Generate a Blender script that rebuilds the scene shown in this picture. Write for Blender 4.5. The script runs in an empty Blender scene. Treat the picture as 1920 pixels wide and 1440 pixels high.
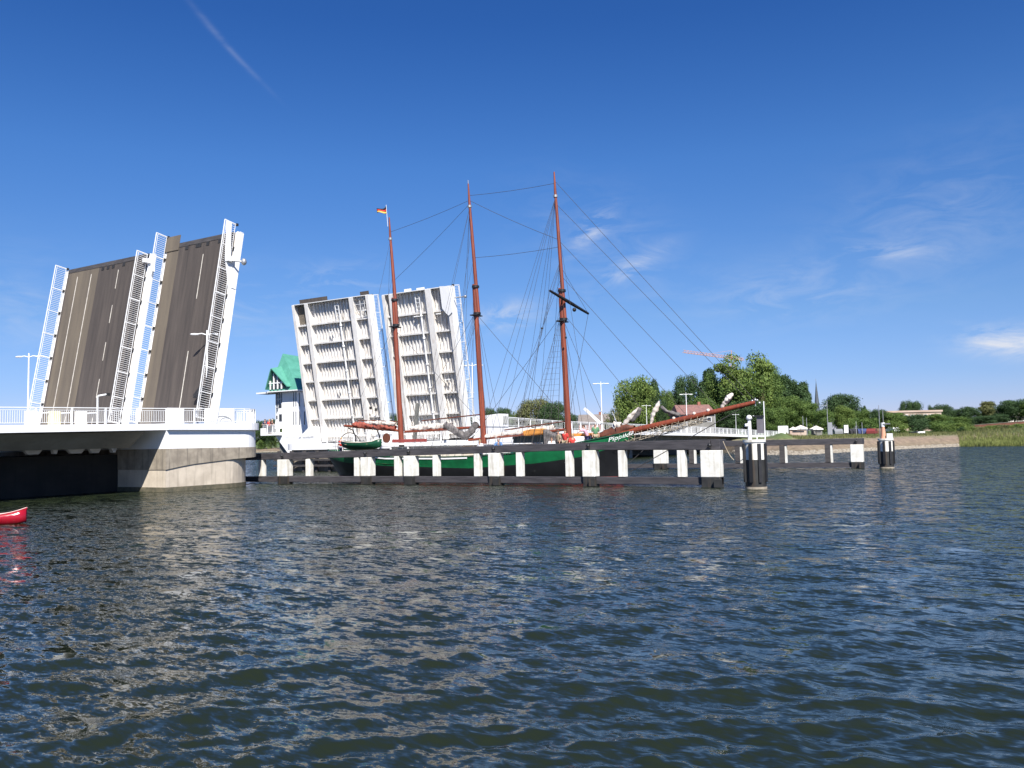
import bpy, math, random
import numpy as np
from mathutils import Vector, Matrix
random.seed(7)
R = math.radians
SC = bpy.context.scene
COL = SC.collection
EYE = 2.83

# ---------------------------------------------------------------- camera
# World axes: X runs along the bridge, Y across it (away from the viewer), Z up, water at z = 0
UX, UY = 0.52008, 0.85412           # world X seen from the camera heading: (right, forward)
def cam2w(x, y, z=0.0):             # metres to the right / ahead of the camera -> world
    return Vector((x*UX + y*UY, -x*UY + y*UX, z))
PITCH = math.atan(108*math.cos(math.atan(.0212))/1600)
ROLL = math.atan(.0212)
_rt = cam2w(1, 0); _fw = cam2w(0, 1); _z = Vector((0, 0, 1))
_up = -math.sin(PITCH)*_fw + math.cos(PITCH)*_z
_vd = math.cos(PITCH)*_fw + math.sin(PITCH)*_z
_X = math.cos(ROLL)*_rt - math.sin(ROLL)*_up
_Y = math.sin(ROLL)*_rt + math.cos(ROLL)*_up
cam = bpy.data.objects.new('camera', bpy.data.cameras.new('camera'))
COL.objects.link(cam)
cam.matrix_world = Matrix(((_X.x, _Y.x, -_vd.x, 0), (_X.y, _Y.y, -_vd.y, 0), (_X.z, _Y.z, -_vd.z, EYE), (0, 0, 0, 1)))
cam.data.sensor_width = 36; cam.data.lens = 1600/1920*36
cam.data.clip_start = .1; cam.data.clip_end = 30000
SC.camera = cam

def ray(px, py):                    # direction of a point of the photograph (1920 x 1440)
    return (_X*(px-960) + _Y*(720-py) + _vd*1600).normalized()
def at(px, depth, z=0.0):           # the point at that height and distance ahead in that direction
    a = math.atan2(px-960, 1600)
    return cam2w(depth*(px-960)/1600.0, depth, z)
def onx(px, py, x):                 # helper for measuring: where a view direction meets the plane x = const
    d = ray(px, py); t = x/d.x
    return Vector((x, d.y*t, EYE + d.z*t))
def atpx(px, py, depth):            # where a view direction reaches a distance ahead
    d = ray(px, py); t = depth/(d.dot(_fw))
    return Vector((d.x*t, d.y*t, EYE + d.z*t))

# ---------------------------------------------------------------- sky, sun, exposure
SUN = Vector((-.51, -.485, .71)).normalized()
w = bpy.data.worlds.new('World'); SC.world = w; w.use_nodes = True
nt = w.node_tree; nt.nodes.clear()
N = nt.nodes.new; LK = nt.links.new
out = N('ShaderNodeOutputWorld'); bg = N('ShaderNodeBackground'); sky = N('ShaderNodeTexSky')
sky.sky_type = 'NISHITA'; sky.sun_disc = False
sky.sun_elevation = math.asin(SUN.z); sky.sun_rotation = math.atan2(SUN.x, SUN.y)
sky.altitude = 0; sky.air_density = 1.0; sky.dust_density = .0; sky.ozone_density = 4.0
bg.inputs['Strength'].default_value = .0905
hsv = N('ShaderNodeHueSaturation'); hsv.inputs['Saturation'].default_value = 1.15
tint = N('ShaderNodeMix'); tint.data_type = 'RGBA'; tint.blend_type = 'MULTIPLY'; tint.inputs['Factor'].default_value = 1; tint.inputs['B'].default_value = (.86, .88, 1.16, 1)
LK(sky.outputs[0], tint.inputs['A']); LK(tint.outputs['Result'], hsv.inputs['Color'])
tc = N('ShaderNodeTexCoord')
# clear, deep blue air: colour balance of the sky by elevation
sz = N('ShaderNodeSeparateXYZ'); LK(tc.outputs['Generated'], sz.inputs[0])
rp_ = N('ShaderNodeValToRGB'); LK(sz.outputs['Z'], rp_.inputs[0]); _e = rp_.color_ramp.elements
_e[0].position = 0; _e[0].color = (.50, .50, .66, 1); _e[1].position = .60; _e[1].color = (.42, .58, .64, 1)
for _p, _c in ((.066, (.53, .57, .635)), (.14, (.68, .675, .62)), (.20, (.72, .72, .65)), (.31, (.67, .745, .70)), (.45, (.45, .60, .65))):
    _q = _e.new(_p); _q.color = (*_c, 1)
bal_ = N('ShaderNodeMix'); bal_.data_type = 'RGBA'; bal_.blend_type = 'MULTIPLY'; bal_.inputs['Factor'].default_value = 1
LK(hsv.outputs[0], bal_.inputs['A']); LK(rp_.outputs[0], bal_.inputs['B'])
def vm(op, a, b=None):
    n = N('ShaderNodeVectorMath'); n.operation = op
    if hasattr(a, 'is_linked'): LK(a, n.inputs[0])
    else: n.inputs[0].default_value = a
    if b is not None:
        if hasattr(b, 'is_linked'): LK(b, n.inputs[1])
        else: n.inputs[1].default_value = b
    return n
def mm(op, a, b=None, c=None, clamp=False):
    n = N('ShaderNodeMath'); n.operation = op; n.use_clamp = clamp
    for i, v in enumerate((a, b, c)):
        if v is None: continue
        if hasattr(v, 'is_linked'): LK(v, n.inputs[i])
        else: n.inputs[i].default_value = v
    return n.outputs[0]
dirn = tc.outputs['Generated']
cn = N('ShaderNodeTexNoise'); cn.inputs['Scale'].default_value = 14; cn.inputs['Detail'].default_value = 9; cn.inputs['Roughness'].default_value = .62; cn.inputs['Distortion'].default_value = .6
mpn = N('ShaderNodeMapping'); mpn.inputs['Scale'].default_value = (1, 1, 3.2); LK(dirn, mpn.inputs[0]); LK(mpn.outputs[0], cn.inputs['Vector'])
def wisp(p0, p1, width, amt, soft=1.0):
    """a thin cloud between two sky directions"""
    a, b = ray(*p0), ray(*p1); c = (a+b).normalized(); t = (b-a).normalized(); n = c.cross(t).normalized()
    L = (b-a).length/2
    d1 = mm('MULTIPLY', vm('DOT_PRODUCT', dirn, t).outputs['Value'], 1/L)
    d2 = mm('MULTIPLY', vm('DOT_PRODUCT', dirn, n).outputs['Value'], 1/width)
    front = mm('GREATER_THAN', vm('DOT_PRODUCT', dirn, c).outputs['Value'], .2)
    r2 = mm('ADD', mm('MULTIPLY', d1, d1), mm('MULTIPLY', d2, d2))
    g = mm('POWER', 2.718, mm('MULTIPLY', r2, -1.0))
    k = mm('MULTIPLY', mm('MULTIPLY', mm('SUBTRACT', cn.outputs['Fac'], .50-.08*soft), 3.6, clamp=True), amt*.8)
    k = mm('MULTIPLY', mm('MULTIPLY', k, front), g)
    return k
tot = None
for ws in (((335, -20), (445, 108), .0030, .11, 3.2), ((400, 62), (505, 168), .0024, .09, 3.2), ((1085, 455), (1145, 395), .010, 1.1), ((1120, 540), (1235, 470), .010, .7),
           ((890, 598), (1010, 585), .015, 1.0), ((560, 535), (720, 520), .020, .55), ((1810, 640), (1990, 645), .014, 1.8),
           ((1600, 470), (1760, 474), .008, .6), ((1560, 480), (2000, 330), .06, .22), ((1330, 560), (1620, 540), .03, .35), ((1000, 400), (1260, 520), .05, .22),
           ((300, 560), (560, 590), .04, .3), ((-60, 570), (160, 590), .05, .25)):
    k = wisp(*ws); tot = k if tot is None else mm('ADD', tot, k, clamp=True)
mx = N('ShaderNodeMix'); mx.data_type = 'RGBA'
LK(tot, mx.inputs['Factor']); LK(bal_.outputs['Result'], mx.inputs['A']); mx.inputs['B'].default_value = (4.6, 4.9, 5.6, 1)
LK(mx.outputs['Result'], bg.inputs[0]); LK(bg.outputs[0], out.inputs[0])
sl = bpy.data.lights.new('sun', 'SUN'); sl.energy = 5.0; sl.angle = R(.5); sl.color = (1, .96, .90)
so = bpy.data.objects.new('sun', sl); COL.objects.link(so)
so.rotation_euler = SUN.to_track_quat('Z', 'Y').to_euler(); so.location = (-60, -60, 120)
SC.view_settings.view_transform = 'Standard'; SC.view_settings.look = 'None'
SC.view_settings.exposure = 0.78; SC.view_settings.gamma = 1; SC.view_settings.use_curve_mapping = False
SC.cycles.max_bounces = 8; SC.cycles.transparent_max_bounces = 12

# ---------------------------------------------------------------- materials
def mat(name, col, col2=None, scale=2.0, rough=.7, bump=0.0, bscale=None, stretch=(1, 1, 1), metal=0, spec=.5, streak=0, streakcol=None, detail=6, lo=.35, hi=.65):
    m = bpy.data.materials.new(name); m.use_nodes = True
    t = m.node_tree; b = t.nodes['Principled BSDF']
    b.inputs['Roughness'].default_value = rough; b.inputs['Metallic'].default_value = metal
    b.inputs['Specular IOR Level'].default_value = spec
    if col2 is None: col2 = tuple(c*.8 for c in col)
    tcn = t.nodes.new('ShaderNodeTexCoord'); mp = t.nodes.new('ShaderNodeMapping'); mp.inputs['Scale'].default_value = stretch
    t.links.new(tcn.outputs['Object'], mp.inputs[0])
    n = t.nodes.new('ShaderNodeTexNoise'); n.inputs['Scale'].default_value = scale; n.inputs['Detail'].default_value = detail; n.inputs['Roughness'].default_value = .6
    t.links.new(mp.outputs[0], n.inputs['Vector'])
    r = t.nodes.new('ShaderNodeValToRGB'); r.color_ramp.elements[0].position = lo; r.color_ramp.elements[1].position = hi
    r.color_ramp.elements[0].color = (*col2, 1); r.color_ramp.elements[1].color = (*col, 1)
    t.links.new(n.outputs['Fac'], r.inputs[0]); src = r.outputs[0]
    if streak:
        mp2 = t.nodes.new('ShaderNodeMapping'); mp2.inputs['Scale'].default_value = (3.5, 3.5, .25); t.links.new(tcn.outputs['Object'], mp2.inputs[0])
        n2 = t.nodes.new('ShaderNodeTexNoise'); n2.inputs['Scale'].default_value = 1.3; n2.inputs['Detail'].default_value = 5; t.links.new(mp2.outputs[0], n2.inputs['Vector'])
        r2 = t.nodes.new('ShaderNodeValToRGB'); r2.color_ramp.elements[0].position = .52; r2.color_ramp.elements[1].position = .75
        r2.color_ramp.elements[0].color = (0, 0, 0, 1); r2.color_ramp.elements[1].color = (streak,)*3+(1,)
        t.links.new(n2.outputs['Fac'], r2.inputs[0])
        mxn = t.nodes.new('ShaderNodeMix'); mxn.data_type = 'RGBA'
        t.links.new(r2.outputs[0], mxn.inputs['Factor']); t.links.new(src, mxn.inputs['A']); mxn.inputs['B'].default_value = (*(streakcol or tuple(c*.4 for c in col)), 1)
        src = mxn.outputs['Result']
    t.links.new(src, b.inputs['Base Color'])
    if bump:
        n3 = t.nodes.new('ShaderNodeTexNoise'); n3.inputs['Scale'].default_value = bscale or scale*4; n3.inputs['Detail'].default_value = 5
        t.links.new(mp.outputs[0], n3.inputs['Vector'])
        bp = t.nodes.new('ShaderNodeBump'); bp.inputs['Strength'].default_value = bump; bp.inputs['Distance'].default_value = .02
        t.links.new(n3.outputs['Fac'], bp.inputs['Height']); t.links.new(bp.outputs[0], b.inputs['Normal'])
    return m
M = {}
M['white'] = mat('white_paint', (.80, .79, .77), (.70, .69, .66), 1.2, .45, streak=.25, streakcol=(.50, .46, .38))
M['white_clean'] = mat('white_painted_steel', (.80, .80, .79), (.74, .74, .73), 2, .4)
M['white_under'] = mat('stained_white_steel', (.80, .78, .75), (.69, .66, .62), 1.0, .5, streak=.45, streakcol=(.36, .27, .19))
M['white_wall'] = mat('white_plaster', (.82, .82, .82), (.78, .78, .78), .6, .7, streak=.12)
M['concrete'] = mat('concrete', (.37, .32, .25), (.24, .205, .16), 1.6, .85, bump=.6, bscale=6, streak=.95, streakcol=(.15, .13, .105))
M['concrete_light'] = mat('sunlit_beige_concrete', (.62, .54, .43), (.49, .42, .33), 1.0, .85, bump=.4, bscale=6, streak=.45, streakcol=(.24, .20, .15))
M['concrete_dark'] = mat('grey_concrete', (.23, .22, .20), (.15, .145, .13), .6, .9, bump=.3, streak=.5)
M['soffit'] = mat('soffit_concrete', (.30, .28, .24), (.22, .20, .17), .5, .9, streak=.3)
M['asphalt'] = mat('asphalt', (.082, .067, .057), (.040, .033, .030), 1.5, .85, bump=.3, bscale=30, stretch=(.12, 1.6, .12), lo=.3, hi=.7)
M['lane_tan'] = mat('tan_lane_coating', (.135, .110, .080), (.098, .080, .062), 1.1, .85, stretch=(.15, 1.2, .15), bump=.2, bscale=30)
M['road'] = mat('road_asphalt', (.09, .088, .085), (.06, .058, .056), 1, .9)
M['rubber'] = mat('black_rubber', (.022, .022, .024), (.014, .014, .015), 5, .75)
M['marking'] = mat('road_paint', (.62, .58, .50), (.40, .36, .31), 3, .7)
M['timber_dark'] = mat('tarred_timber', (.075, .068, .066), (.038, .034, .034), 2.5, .7, bump=.5, stretch=(6, .6, 3))
M['beam_grey'] = mat('weathered_black_beam', (.062, .057, .062), (.030, .028, .031), 1.8, .65, bump=.4, stretch=(4, .5, 4))
M['pile_white'] = mat('white_pile_paint', (.78, .77, .72), (.62, .60, .53), 2.2, .55, streak=.75, streakcol=(.36, .31, .23), bump=.3)
M['pile_black'] = mat('black_pile_paint', (.03, .03, .028), (.016, .016, .016), 2, .6, streak=.4, streakcol=(.14, .09, .05))
M['mast'] = mat('varnished_spar', (.26, .062, .028), (.14, .034, .018), 1.2, .4, stretch=(6, 6, .5), bump=.15)
M['mast_top'] = mat('dark_varnished_topmast', (.16, .055, .03), (.09, .035, .022), 1.2, .5, stretch=(6, 6, .5))
M['black'] = mat('black_paint', (.018, .018, .02), (.012, .012, .013), 3, .5)
M['hull_green'] = mat('green_hull_paint', (.008, .145, .050), (.006, .095, .035), 1.2, .35, streak=.2)
M['hull_black'] = mat('black_hull_paint', (.014, .015, .017), (.010, .010, .012), 1.2, .35)
M['hull_red'] = mat('red_antifouling', (.28, .04, .03), (.17, .03, .025), 2, .6)
M['dinghy_green'] = mat('dark_green_dinghy_paint', (.010, .075, .035), (.007, .05, .025), 2, .35)
M['deck_wood'] = mat('teak_deck', (.36, .26, .17), (.26, .19, .12), 2, .75, stretch=(8, .5, 1))
M['sail'] = mat('furled_canvas', (.74, .69, .62), (.50, .42, .36), 3, .85, bump=.8, bscale=9)
M['sail_grey'] = mat('grey_tarpaulin', (.19, .17, .165), (.08, .075, .07), 4, .75, bump=.9, bscale=8)
M['orange'] = mat('orange_canvas_cover', (.62, .27, .05), (.50, .20, .04), 3, .8, bump=.5)
M['rope'] = mat('tarred_rigging_rope', (.055, .05, .05), (.04, .036, .035), 5, .8)
M['rope_light'] = mat('hemp_rope', (.45, .38, .28), (.34, .28, .20), 5, .9)
M['glass'] = mat('window_glass', (.10, .13, .17), (.07, .09, .12), .5, .08, spec=.9)
M['dark_glass'] = mat('dark_window_glass', (.025, .028, .032), (.018, .02, .023), .5, .1, spec=.9)
M['roof_green'] = mat('verdigris_copper_roof', (.10, .33, .245), (.07, .25, .185), 1.2, .55, streak=.3, streakcol=(.055, .24, .17))
M['roof_red'] = mat('red_roof_tiles', (.24, .12, .10), (.15, .085, .075), 1.5, .85)
M['roof_grey'] = mat('brown_grey_roof', (.22, .19, .17), (.17, .145, .13), 1.5, .85)
M['brick'] = mat('red_brick', (.30, .12, .08), (.22, .09, .065), 1, .9)
M['pinkwall'] = mat('cream_pink_wall', (.48, .39, .32), (.38, .27, .22), .15, .85, stretch=(1, 1, 1))
M['cream'] = mat('cream_plaster', (.74, .68, .58), (.66, .60, .50), .5, .85)
M['crane'] = mat('orange_crane_paint', (.62, .32, .20), (.50, .25, .16), 1, .5)
M['trunk'] = mat('bark', (.14, .105, .075), (.08, .06, .045), 2, .9, stretch=(1, 1, .3))
M['slate'] = mat('slate_spire', (.07, .085, .10), (.05, .06, .075), 1, .6)
M['red_canoe'] = mat('red_canoe_hull', (.36, .008, .022), (.27, .007, .016), 1.5, .18)
M['metal'] = mat('galvanised_steel', (.45, .45, .45), (.36, .36, .36), 3, .45, metal=.6)
M['skin'] = mat('skin', (.52, .30, .21), (.45, .25, .17), 4, .6)
M['tyre'] = M['rubber']
def cloth(n, c): return mat(n, c, tuple(x*.75 for x in c), 6, .85)
CL = dict(white=cloth('white_cotton', (.75, .75, .77)), navy=cloth('navy_cotton', (.03, .04, .11)), red=cloth('red_cotton', (.60, .05, .04)), pink=cloth('pink_check_cotton', (.72, .38, .46)),
          blue=cloth('blue_cotton', (.10, .22, .45)), black=cloth('black_cotton', (.02, .02, .022)), khaki=cloth('khaki_cotton', (.36, .29, .19)), green=cloth('green_cotton', (.10, .24, .12)),
          yellow=cloth('yellow_cotton', (.75, .58, .14)), grey=cloth('grey_cotton', (.26, .27, .30)))
HAIR = [mat('brown_hair', (.09, .05, .03), None, 8, .7), mat('blond_hair', (.42, .29, .14), None, 8, .7), mat('grey_hair', (.36, .35, .34), None, 8, .7)]

# ---------------------------------------------------------------- mesh helpers
class MB:
    def __init__(s): s.v = []; s.f = []; s.m = []; s.smooth = []
    def add(s, vs, fs, mi=0, sm=False):
        o = len(s.v); s.v += [tuple(x) for x in vs]
        for f in fs: s.f.append(tuple(i+o for i in f)); s.m.append(mi); s.smooth.append(sm)
        return s
    def box(s, a, b, mi=0):
        x0, y0, z0 = a; x1, y1, z1 = b
        if x0 > x1: x0, x1 = x1, x0
        if y0 > y1: y0, y1 = y1, y0
        if z0 > z1: z0, z1 = z1, z0
        return s.add([(x0, y0, z0), (x1, y0, z0), (x1, y1, z0), (x0, y1, z0), (x0, y0, z1), (x1, y0, z1), (x1, y1, z1), (x0, y1, z1)],
                     [(0, 3, 2, 1), (4, 5, 6, 7), (0, 1, 5, 4), (1, 2, 6, 5), (2, 3, 7, 6), (3, 0, 4, 7)], mi)
    def hexa(s, p, mi=0):             # eight corners: bottom ring then top ring
        return s.add(p, [(0, 3, 2, 1), (4, 5, 6, 7), (0, 1, 5, 4), (1, 2, 6, 5), (2, 3, 7, 6), (3, 0, 4, 7)], mi)
    def bar(s, a, b, wd, th, up=(0, 0, 1), mi=0):
        a = Vector(a); b = Vector(b); d = (b-a).normalized(); up = Vector(up)
        x = d.cross(up)
        if x.length < 1e-4: x = d.cross(Vector((1, 0, 0)))
        x.normalize(); y = x.cross(d).normalized()
        x *= wd/2; y *= th/2
        return s.hexa([a-x-y, a+x-y, a+x+y, a-x+y, b-x-y, b+x-y, b+x+y, b-x+y], mi)
    def tube(s, pts, rad, n=8, mi=0, caps=True, sm=True):
        pts = [Vector(p) for p in pts]
        if not hasattr(rad, '__len__'): rad = [rad]*len(pts)
        vs = []; fs = []
        d0 = (pts[1]-pts[0]).normalized()
        ref = Vector((0, 0, 1)) if abs(d0.z) < .9 else Vector((1, 0, 0))
        for i, p in enumerate(pts):
            d = (pts[min(i+1, len(pts)-1)]-pts[max(i-1, 0)]).normalized()
            x = d.cross(ref).normalized(); y = x.cross(d).normalized()
            for k in range(n):
                a = 2*math.pi*k/n; vs.append(p+(x*math.cos(a)+y*math.sin(a))*rad[i])
        for i in range(len(pts)-1):
            for k in range(n): fs.append((i*n+k, i*n+(k+1) % n, (i+1)*n+(k+1) % n, (i+1)*n+k))
        s.add(vs, fs, mi, sm)
        if caps: s.add(vs[:n], [tuple(range(n))], mi); s.add(vs[-n:], [tuple(range(n))[::-1]], mi)
        return s
    def prism(s, poly, z0, z1, mi=0):  # plan polygon; z0 / z1 number or function of the point
        n = len(poly); f0 = z0 if callable(z0) else (lambda p: z0); f1 = z1 if callable(z1) else (lambda p: z1)
        vs = [(p[0], p[1], f0(p)) for p in poly]+[(p[0], p[1], f1(p)) for p in poly]
        fs = [tuple(range(n))[::-1], tuple(range(n, 2*n))]+[(i, (i+1) % n, n+(i+1) % n, n+i) for i in range(n)]
        return s.add(vs, fs, mi)
    def slab(s, poly, off, mi=0):      # polygon of 3-D points extruded by a vector
        n = len(poly); off = Vector(off); vs = [Vector(p) for p in poly]+[Vector(p)+off for p in poly]
        return s.add(vs, [tuple(range(n))[::-1], tuple(range(n, 2*n))]+[(i, (i+1) % n, n+(i+1) % n, n+i) for i in range(n)], mi)
    def ball(s, c, r, n=8, mi=0, sc=(1, 1, 1)):
        vs = []; fs = []; m = n//2+1
        for i in range(m+1):
            t = math.pi*i/m
            for k in range(n):
                a = 2*math.pi*k/n
                vs.append((c[0]+r*sc[0]*math.sin(t)*math.cos(a), c[1]+r*sc[1]*math.sin(t)*math.sin(a), c[2]+r*sc[2]*math.cos(t)))
        for i in range(m):
            for k in range(n): fs.append((i*n+k, (i+1)*n+k, (i+1)*n+(k+1) % n, i*n+(k+1) % n))
        return s.add(vs, fs, mi, True)
    def build(s, name, mats, parent=None, origin=None, bevel=0):
        if not isinstance(mats, (list, tuple)): mats = [mats]
        if parent is not None: org = Vector(parent.get('_o', (0, 0, 0)))
        elif origin is not None: org = Vector(origin)
        else:
            a = np.array(s.v); org = Vector(((a[:, 0].min()+a[:, 0].max())/2, (a[:, 1].min()+a[:, 1].max())/2, a[:, 2].min()))
        me = bpy.data.meshes.new(name)
        me.from_pydata([(v[0]-org[0], v[1]-org[1], v[2]-org[2]) for v in s.v], [], s.f)
        for m in mats: me.materials.append(m)
        me.polygons.foreach_set('material_index', s.m); me.polygons.foreach_set('use_smooth', s.smooth)
        me.update()
        o = bpy.data.objects.new(name, me); COL.objects.link(o)
        if parent is not None: o.parent = parent; o['_o'] = tuple(org)
        else: o.location = org; o['_o'] = tuple(org)
        if bevel:
            b = o.modifiers.new('bevel', 'BEVEL'); b.width = bevel; b.segments = 2; b.limit_method = 'ANGLE'
        return o
def tag(o, label=None, cat=None, group=None, kind=None):
    if label: o['label'] = label
    if cat: o['category'] = cat
    if group: o['group'] = group
    if kind: o['kind'] = kind
    return o
def thing(name, loc, label, cat, group=None, rz=0):
    o = bpy.data.objects.new(name, None); COL.objects.link(o); o.location = loc; o.rotation_euler = (0, 0, rz)
    o.empty_display_size = .2; o['_o'] = tuple(loc)
    return tag(o, label, cat, group)
def local(name, label, cat, group=None):   # a thing modelled round the origin, to be placed afterwards
    return thing(name, (0, 0, 0), label, cat, group)
def copy_tree(o, parent=None):
    c = o.copy(); COL.objects.link(c)
    if parent is not None: c.parent = parent
    for ch in [x for x in bpy.data.objects if x.parent == o]: copy_tree(ch, c)
    return c
def place(o, loc, rz=0, sc=None, label=None):
    o.location = loc; o.rotation_euler = (0, 0, rz)
    if sc: o.scale = sc if hasattr(sc, '__len__') else (sc,)*3
    if label: o['label'] = label
    return o
def rail(mb_rail, mb_bal, pts, up, h, post_every, bal_every, posts=None, inset=0, rw=.058, low=.12):
    """railing along a polyline; up = unit vector away from the surface"""
    up = Vector(up)
    P = [Vector(p) for p in pts]
    for a, b in zip(P, P[1:]):
        d = b-a; L = d.length; e = d/L
        mb_rail.bar(a+up*h, b+up*h, rw*1.3, rw, up)
        mb_rail.bar(a+up*(h-.14), b+up*(h-.14), rw*.6, rw*.6, up)
        mb_rail.bar(a+up*low, b+up*low, rw*.6, rw*.6, up)
        n = max(1, round(L/post_every))
        for i in range(n+1):
            q = a+d*i/n
            if posts is None: mb_rail.bar(q, q+up*h, .09, .09, e)
            else: posts.append((q, q+up*h, e))
        nb = int(L/bal_every)
        for i in range(nb): q = a+d*(i+.5)/nb; mb_bal.bar(q+up*low, q+up*(h-.14), .022, .022, e)

# ---------------------------------------------------------------- water
def build_water():
    rng = np.random.RandomState(3)
    rows = 560; cols = 1000
    # rings: finer near the viewer
    k = np.linspace(0, 1, rows)
    inv = (1/2.4)*(1-k)+(1/1400.)*k
    r = 1/inv
    dr = np.gradient(r)
    th = np.concatenate([np.linspace(-R(66), -R(39), 60, endpoint=False), np.linspace(-R(39), R(39), cols-120), np.linspace(R(39), R(66), 61)[1:]])
    rr, tt = np.meshgrid(r, th, indexing='ij')
    X = rr*np.sin(tt); Y = rr*np.cos(tt)           # right / ahead
    Z = np.zeros_like(X); DX = np.zeros_like(X); DY = np.zeros_like(X)
    cell = np.maximum(dr[:, None]*np.ones_like(X), rr*np.gradient(th)[None, :])
    lam = np.exp(rng.uniform(math.log(.13), math.log(3.8), 150))
    for L in lam:
        ang = R(-78)+rng.normal(0, .62)            # direction of travel, measured from right towards ahead
        kk = 2*math.pi/L; kx, ky = math.cos(ang)*kk, math.sin(ang)*kk
        amp = .0029*L*(1.0 if L < .7 else (.7/L)**.95)
        at_ = np.clip((L/cell-2.2)/2.5, 0, 1)
        ph = kx*X+ky*Y+rng.uniform(0, 6.28)
        Z += at_*amp*np.cos(ph)
        q = .85*amp*at_*np.sin(ph); DX -= q*math.cos(ang); DY -= q*math.sin(ang)
    # patches of calmer and rougher water
    g = 1+.28*np.sin(.21*X+.5*np.sin(.13*Y)+1)*np.sin(.17*Y+.9*np.sin(.08*X))
    Z *= g
    X = X+DX; Y = Y+DY
    ux = X*UX+Y*UY; wy = -X*UY+Y*UX
    V = np.stack([ux, wy, Z], -1).reshape(-1, 3)
    i = np.arange(rows-1)[:, None]*cols+np.arange(cols-1)[None, :]
    F = np.stack([i, i+cols, i+cols+1, i+1], -1).reshape(-1, 4)
    # the rest of the water: flat skirt all round, a little lower under the fine sheet
    extra = []; ef = []
    me = bpy.data.meshes.new('water')
    nv, nf = len(V), len(F)
    me.vertices.add(nv); me.vertices.foreach_set('co', V.astype(np.float32).ravel())
    me.loops.add(nf*4); me.loops.foreach_set('vertex_index', F.astype(np.int32).ravel())
    me.polygons.add(nf); me.polygons.foreach_set('loop_start', np.arange(nf, dtype=np.int32)*4)
    me.polygons.foreach_set('loop_total', np.full(nf, 4, dtype=np.int32))
    me.polygons.foreach_set('use_smooth', np.ones(nf, dtype=bool))
    me.update(calc_edges=True); me.validate()
    o = bpy.data.objects.new('water', me); COL.objects.link(o); tag(o, kind='structure')
    m = bpy.data.materials.new('estuary_water'); m.use_nodes = True; t = m.node_tree; b = t.nodes['Principled BSDF']
    b.inputs['Base Color'].default_value = (.0125, .0175, .0088, 1); b.inputs['Roughness'].default_value = .06; b.inputs['IOR'].default_value = 1.333
    tcn = t.nodes.new('ShaderNodeTexCoord'); mp = t.nodes.new('ShaderNodeMapping'); mp.vector_type = 'POINT'
    mp.inputs['Rotation'].default_value = (0, 0, -math.atan2(_fw.y, _fw.x)+R(8)); mp.inputs['Scale'].default_value = (1.5, .62, 1)
    t.links.new(tcn.outputs['Object'], mp.inputs[0])
    ge = t.nodes.new('ShaderNodeNewGeometry'); acc = ge.outputs['Normal']
    # where the sheet is too coarse to carry the short waves the facets take over their slope
    ln_ = t.nodes.new('ShaderNodeVectorMath'); ln_.operation = 'LENGTH'; t.links.new(tcn.outputs['Object'], ln_.inputs[0])
    wx = t.nodes.new('ShaderNodeMapRange'); wx.inputs['From Min'].default_value = 10; wx.inputs['From Max'].default_value = 60; wx.inputs['To Min'].default_value = .95; wx.inputs['To Max'].default_value = 2.9
    t.links.new(ln_.outputs['Value'], wx.inputs['Value'])
    for sc_, k_, det in ((.9, .42, 2), (3.0, .72, 2), (9, .62, 2), (24, .22, 1)):   # wave facets of several sizes as slopes
        n = t.nodes.new('ShaderNodeTexNoise'); n.inputs['Scale'].default_value = sc_; n.inputs['Detail'].default_value = det; n.inputs['Roughness'].default_value = .5; n.inputs['Distortion'].default_value = .25
        t.links.new(mp.outputs[0], n.inputs['Vector'])
        a1 = t.nodes.new('ShaderNodeVectorMath'); a1.operation = 'SUBTRACT'; a1.inputs[1].default_value = (.5, .5, .5); t.links.new(n.outputs['Color'], a1.inputs[0])
        a3 = t.nodes.new('ShaderNodeVectorMath'); a3.operation = 'MULTIPLY'; a3.inputs[1].default_value = (k_, k_, 0); t.links.new(a1.outputs[0], a3.inputs[0])
        a2 = t.nodes.new('ShaderNodeVectorMath'); a2.operation = 'MULTIPLY_ADD'; t.links.new(wx.outputs[0], a2.inputs[1])
        t.links.new(a3.outputs[0], a2.inputs[0]); t.links.new(acc, a2.inputs[2]); acc = a2.outputs[0]
    # far off, an added lean towards the camera lifts reflections to bluer sky
    wb = t.nodes.new('ShaderNodeMapRange'); wb.inputs['From Min'].default_value = 12; wb.inputs['From Max'].default_value = 110; wb.inputs['To Min'].default_value = .01; wb.inputs['To Max'].default_value = .26
    t.links.new(ln_.outputs['Value'], wb.inputs['Value'])
    wv_ = t.nodes.new('ShaderNodeVectorMath'); wv_.operation = 'SCALE'; wv_.inputs[0].default_value = (-_fw.x, -_fw.y, 0); t.links.new(wb.outputs[0], wv_.inputs['Scale'])
    wa_ = t.nodes.new('ShaderNodeVectorMath'); wa_.operation = 'ADD'; t.links.new(acc, wa_.inputs[0]); t.links.new(wv_.outputs[0], wa_.inputs[1]); acc = wa_.outputs[0]
    nn = t.nodes.new('ShaderNodeVectorMath'); nn.operation = 'NORMALIZE'; t.links.new(acc, nn.inputs[0]); t.links.new(nn.outputs[0], b.inputs['Normal'])
    me.materials.append(m)
    # open water beyond the fine sheet, one flat ring joined behind and to the sides
    mb = MB()
    ring = [cam2w(60*math.sin(a), 60*math.cos(a), -.25) for a in np.linspace(R(38), R(322), 40)]
    S = 6000
    mb.add([(-S, -S, -.3), (S, -S, -.3), (S, S, -.3), (-S, S, -.3)], [(0, 1, 2, 3)])
    o2 = mb.build('open_water', m, origin=(0, 0, 0)); tag(o2, kind='structure')
build_water()

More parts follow.
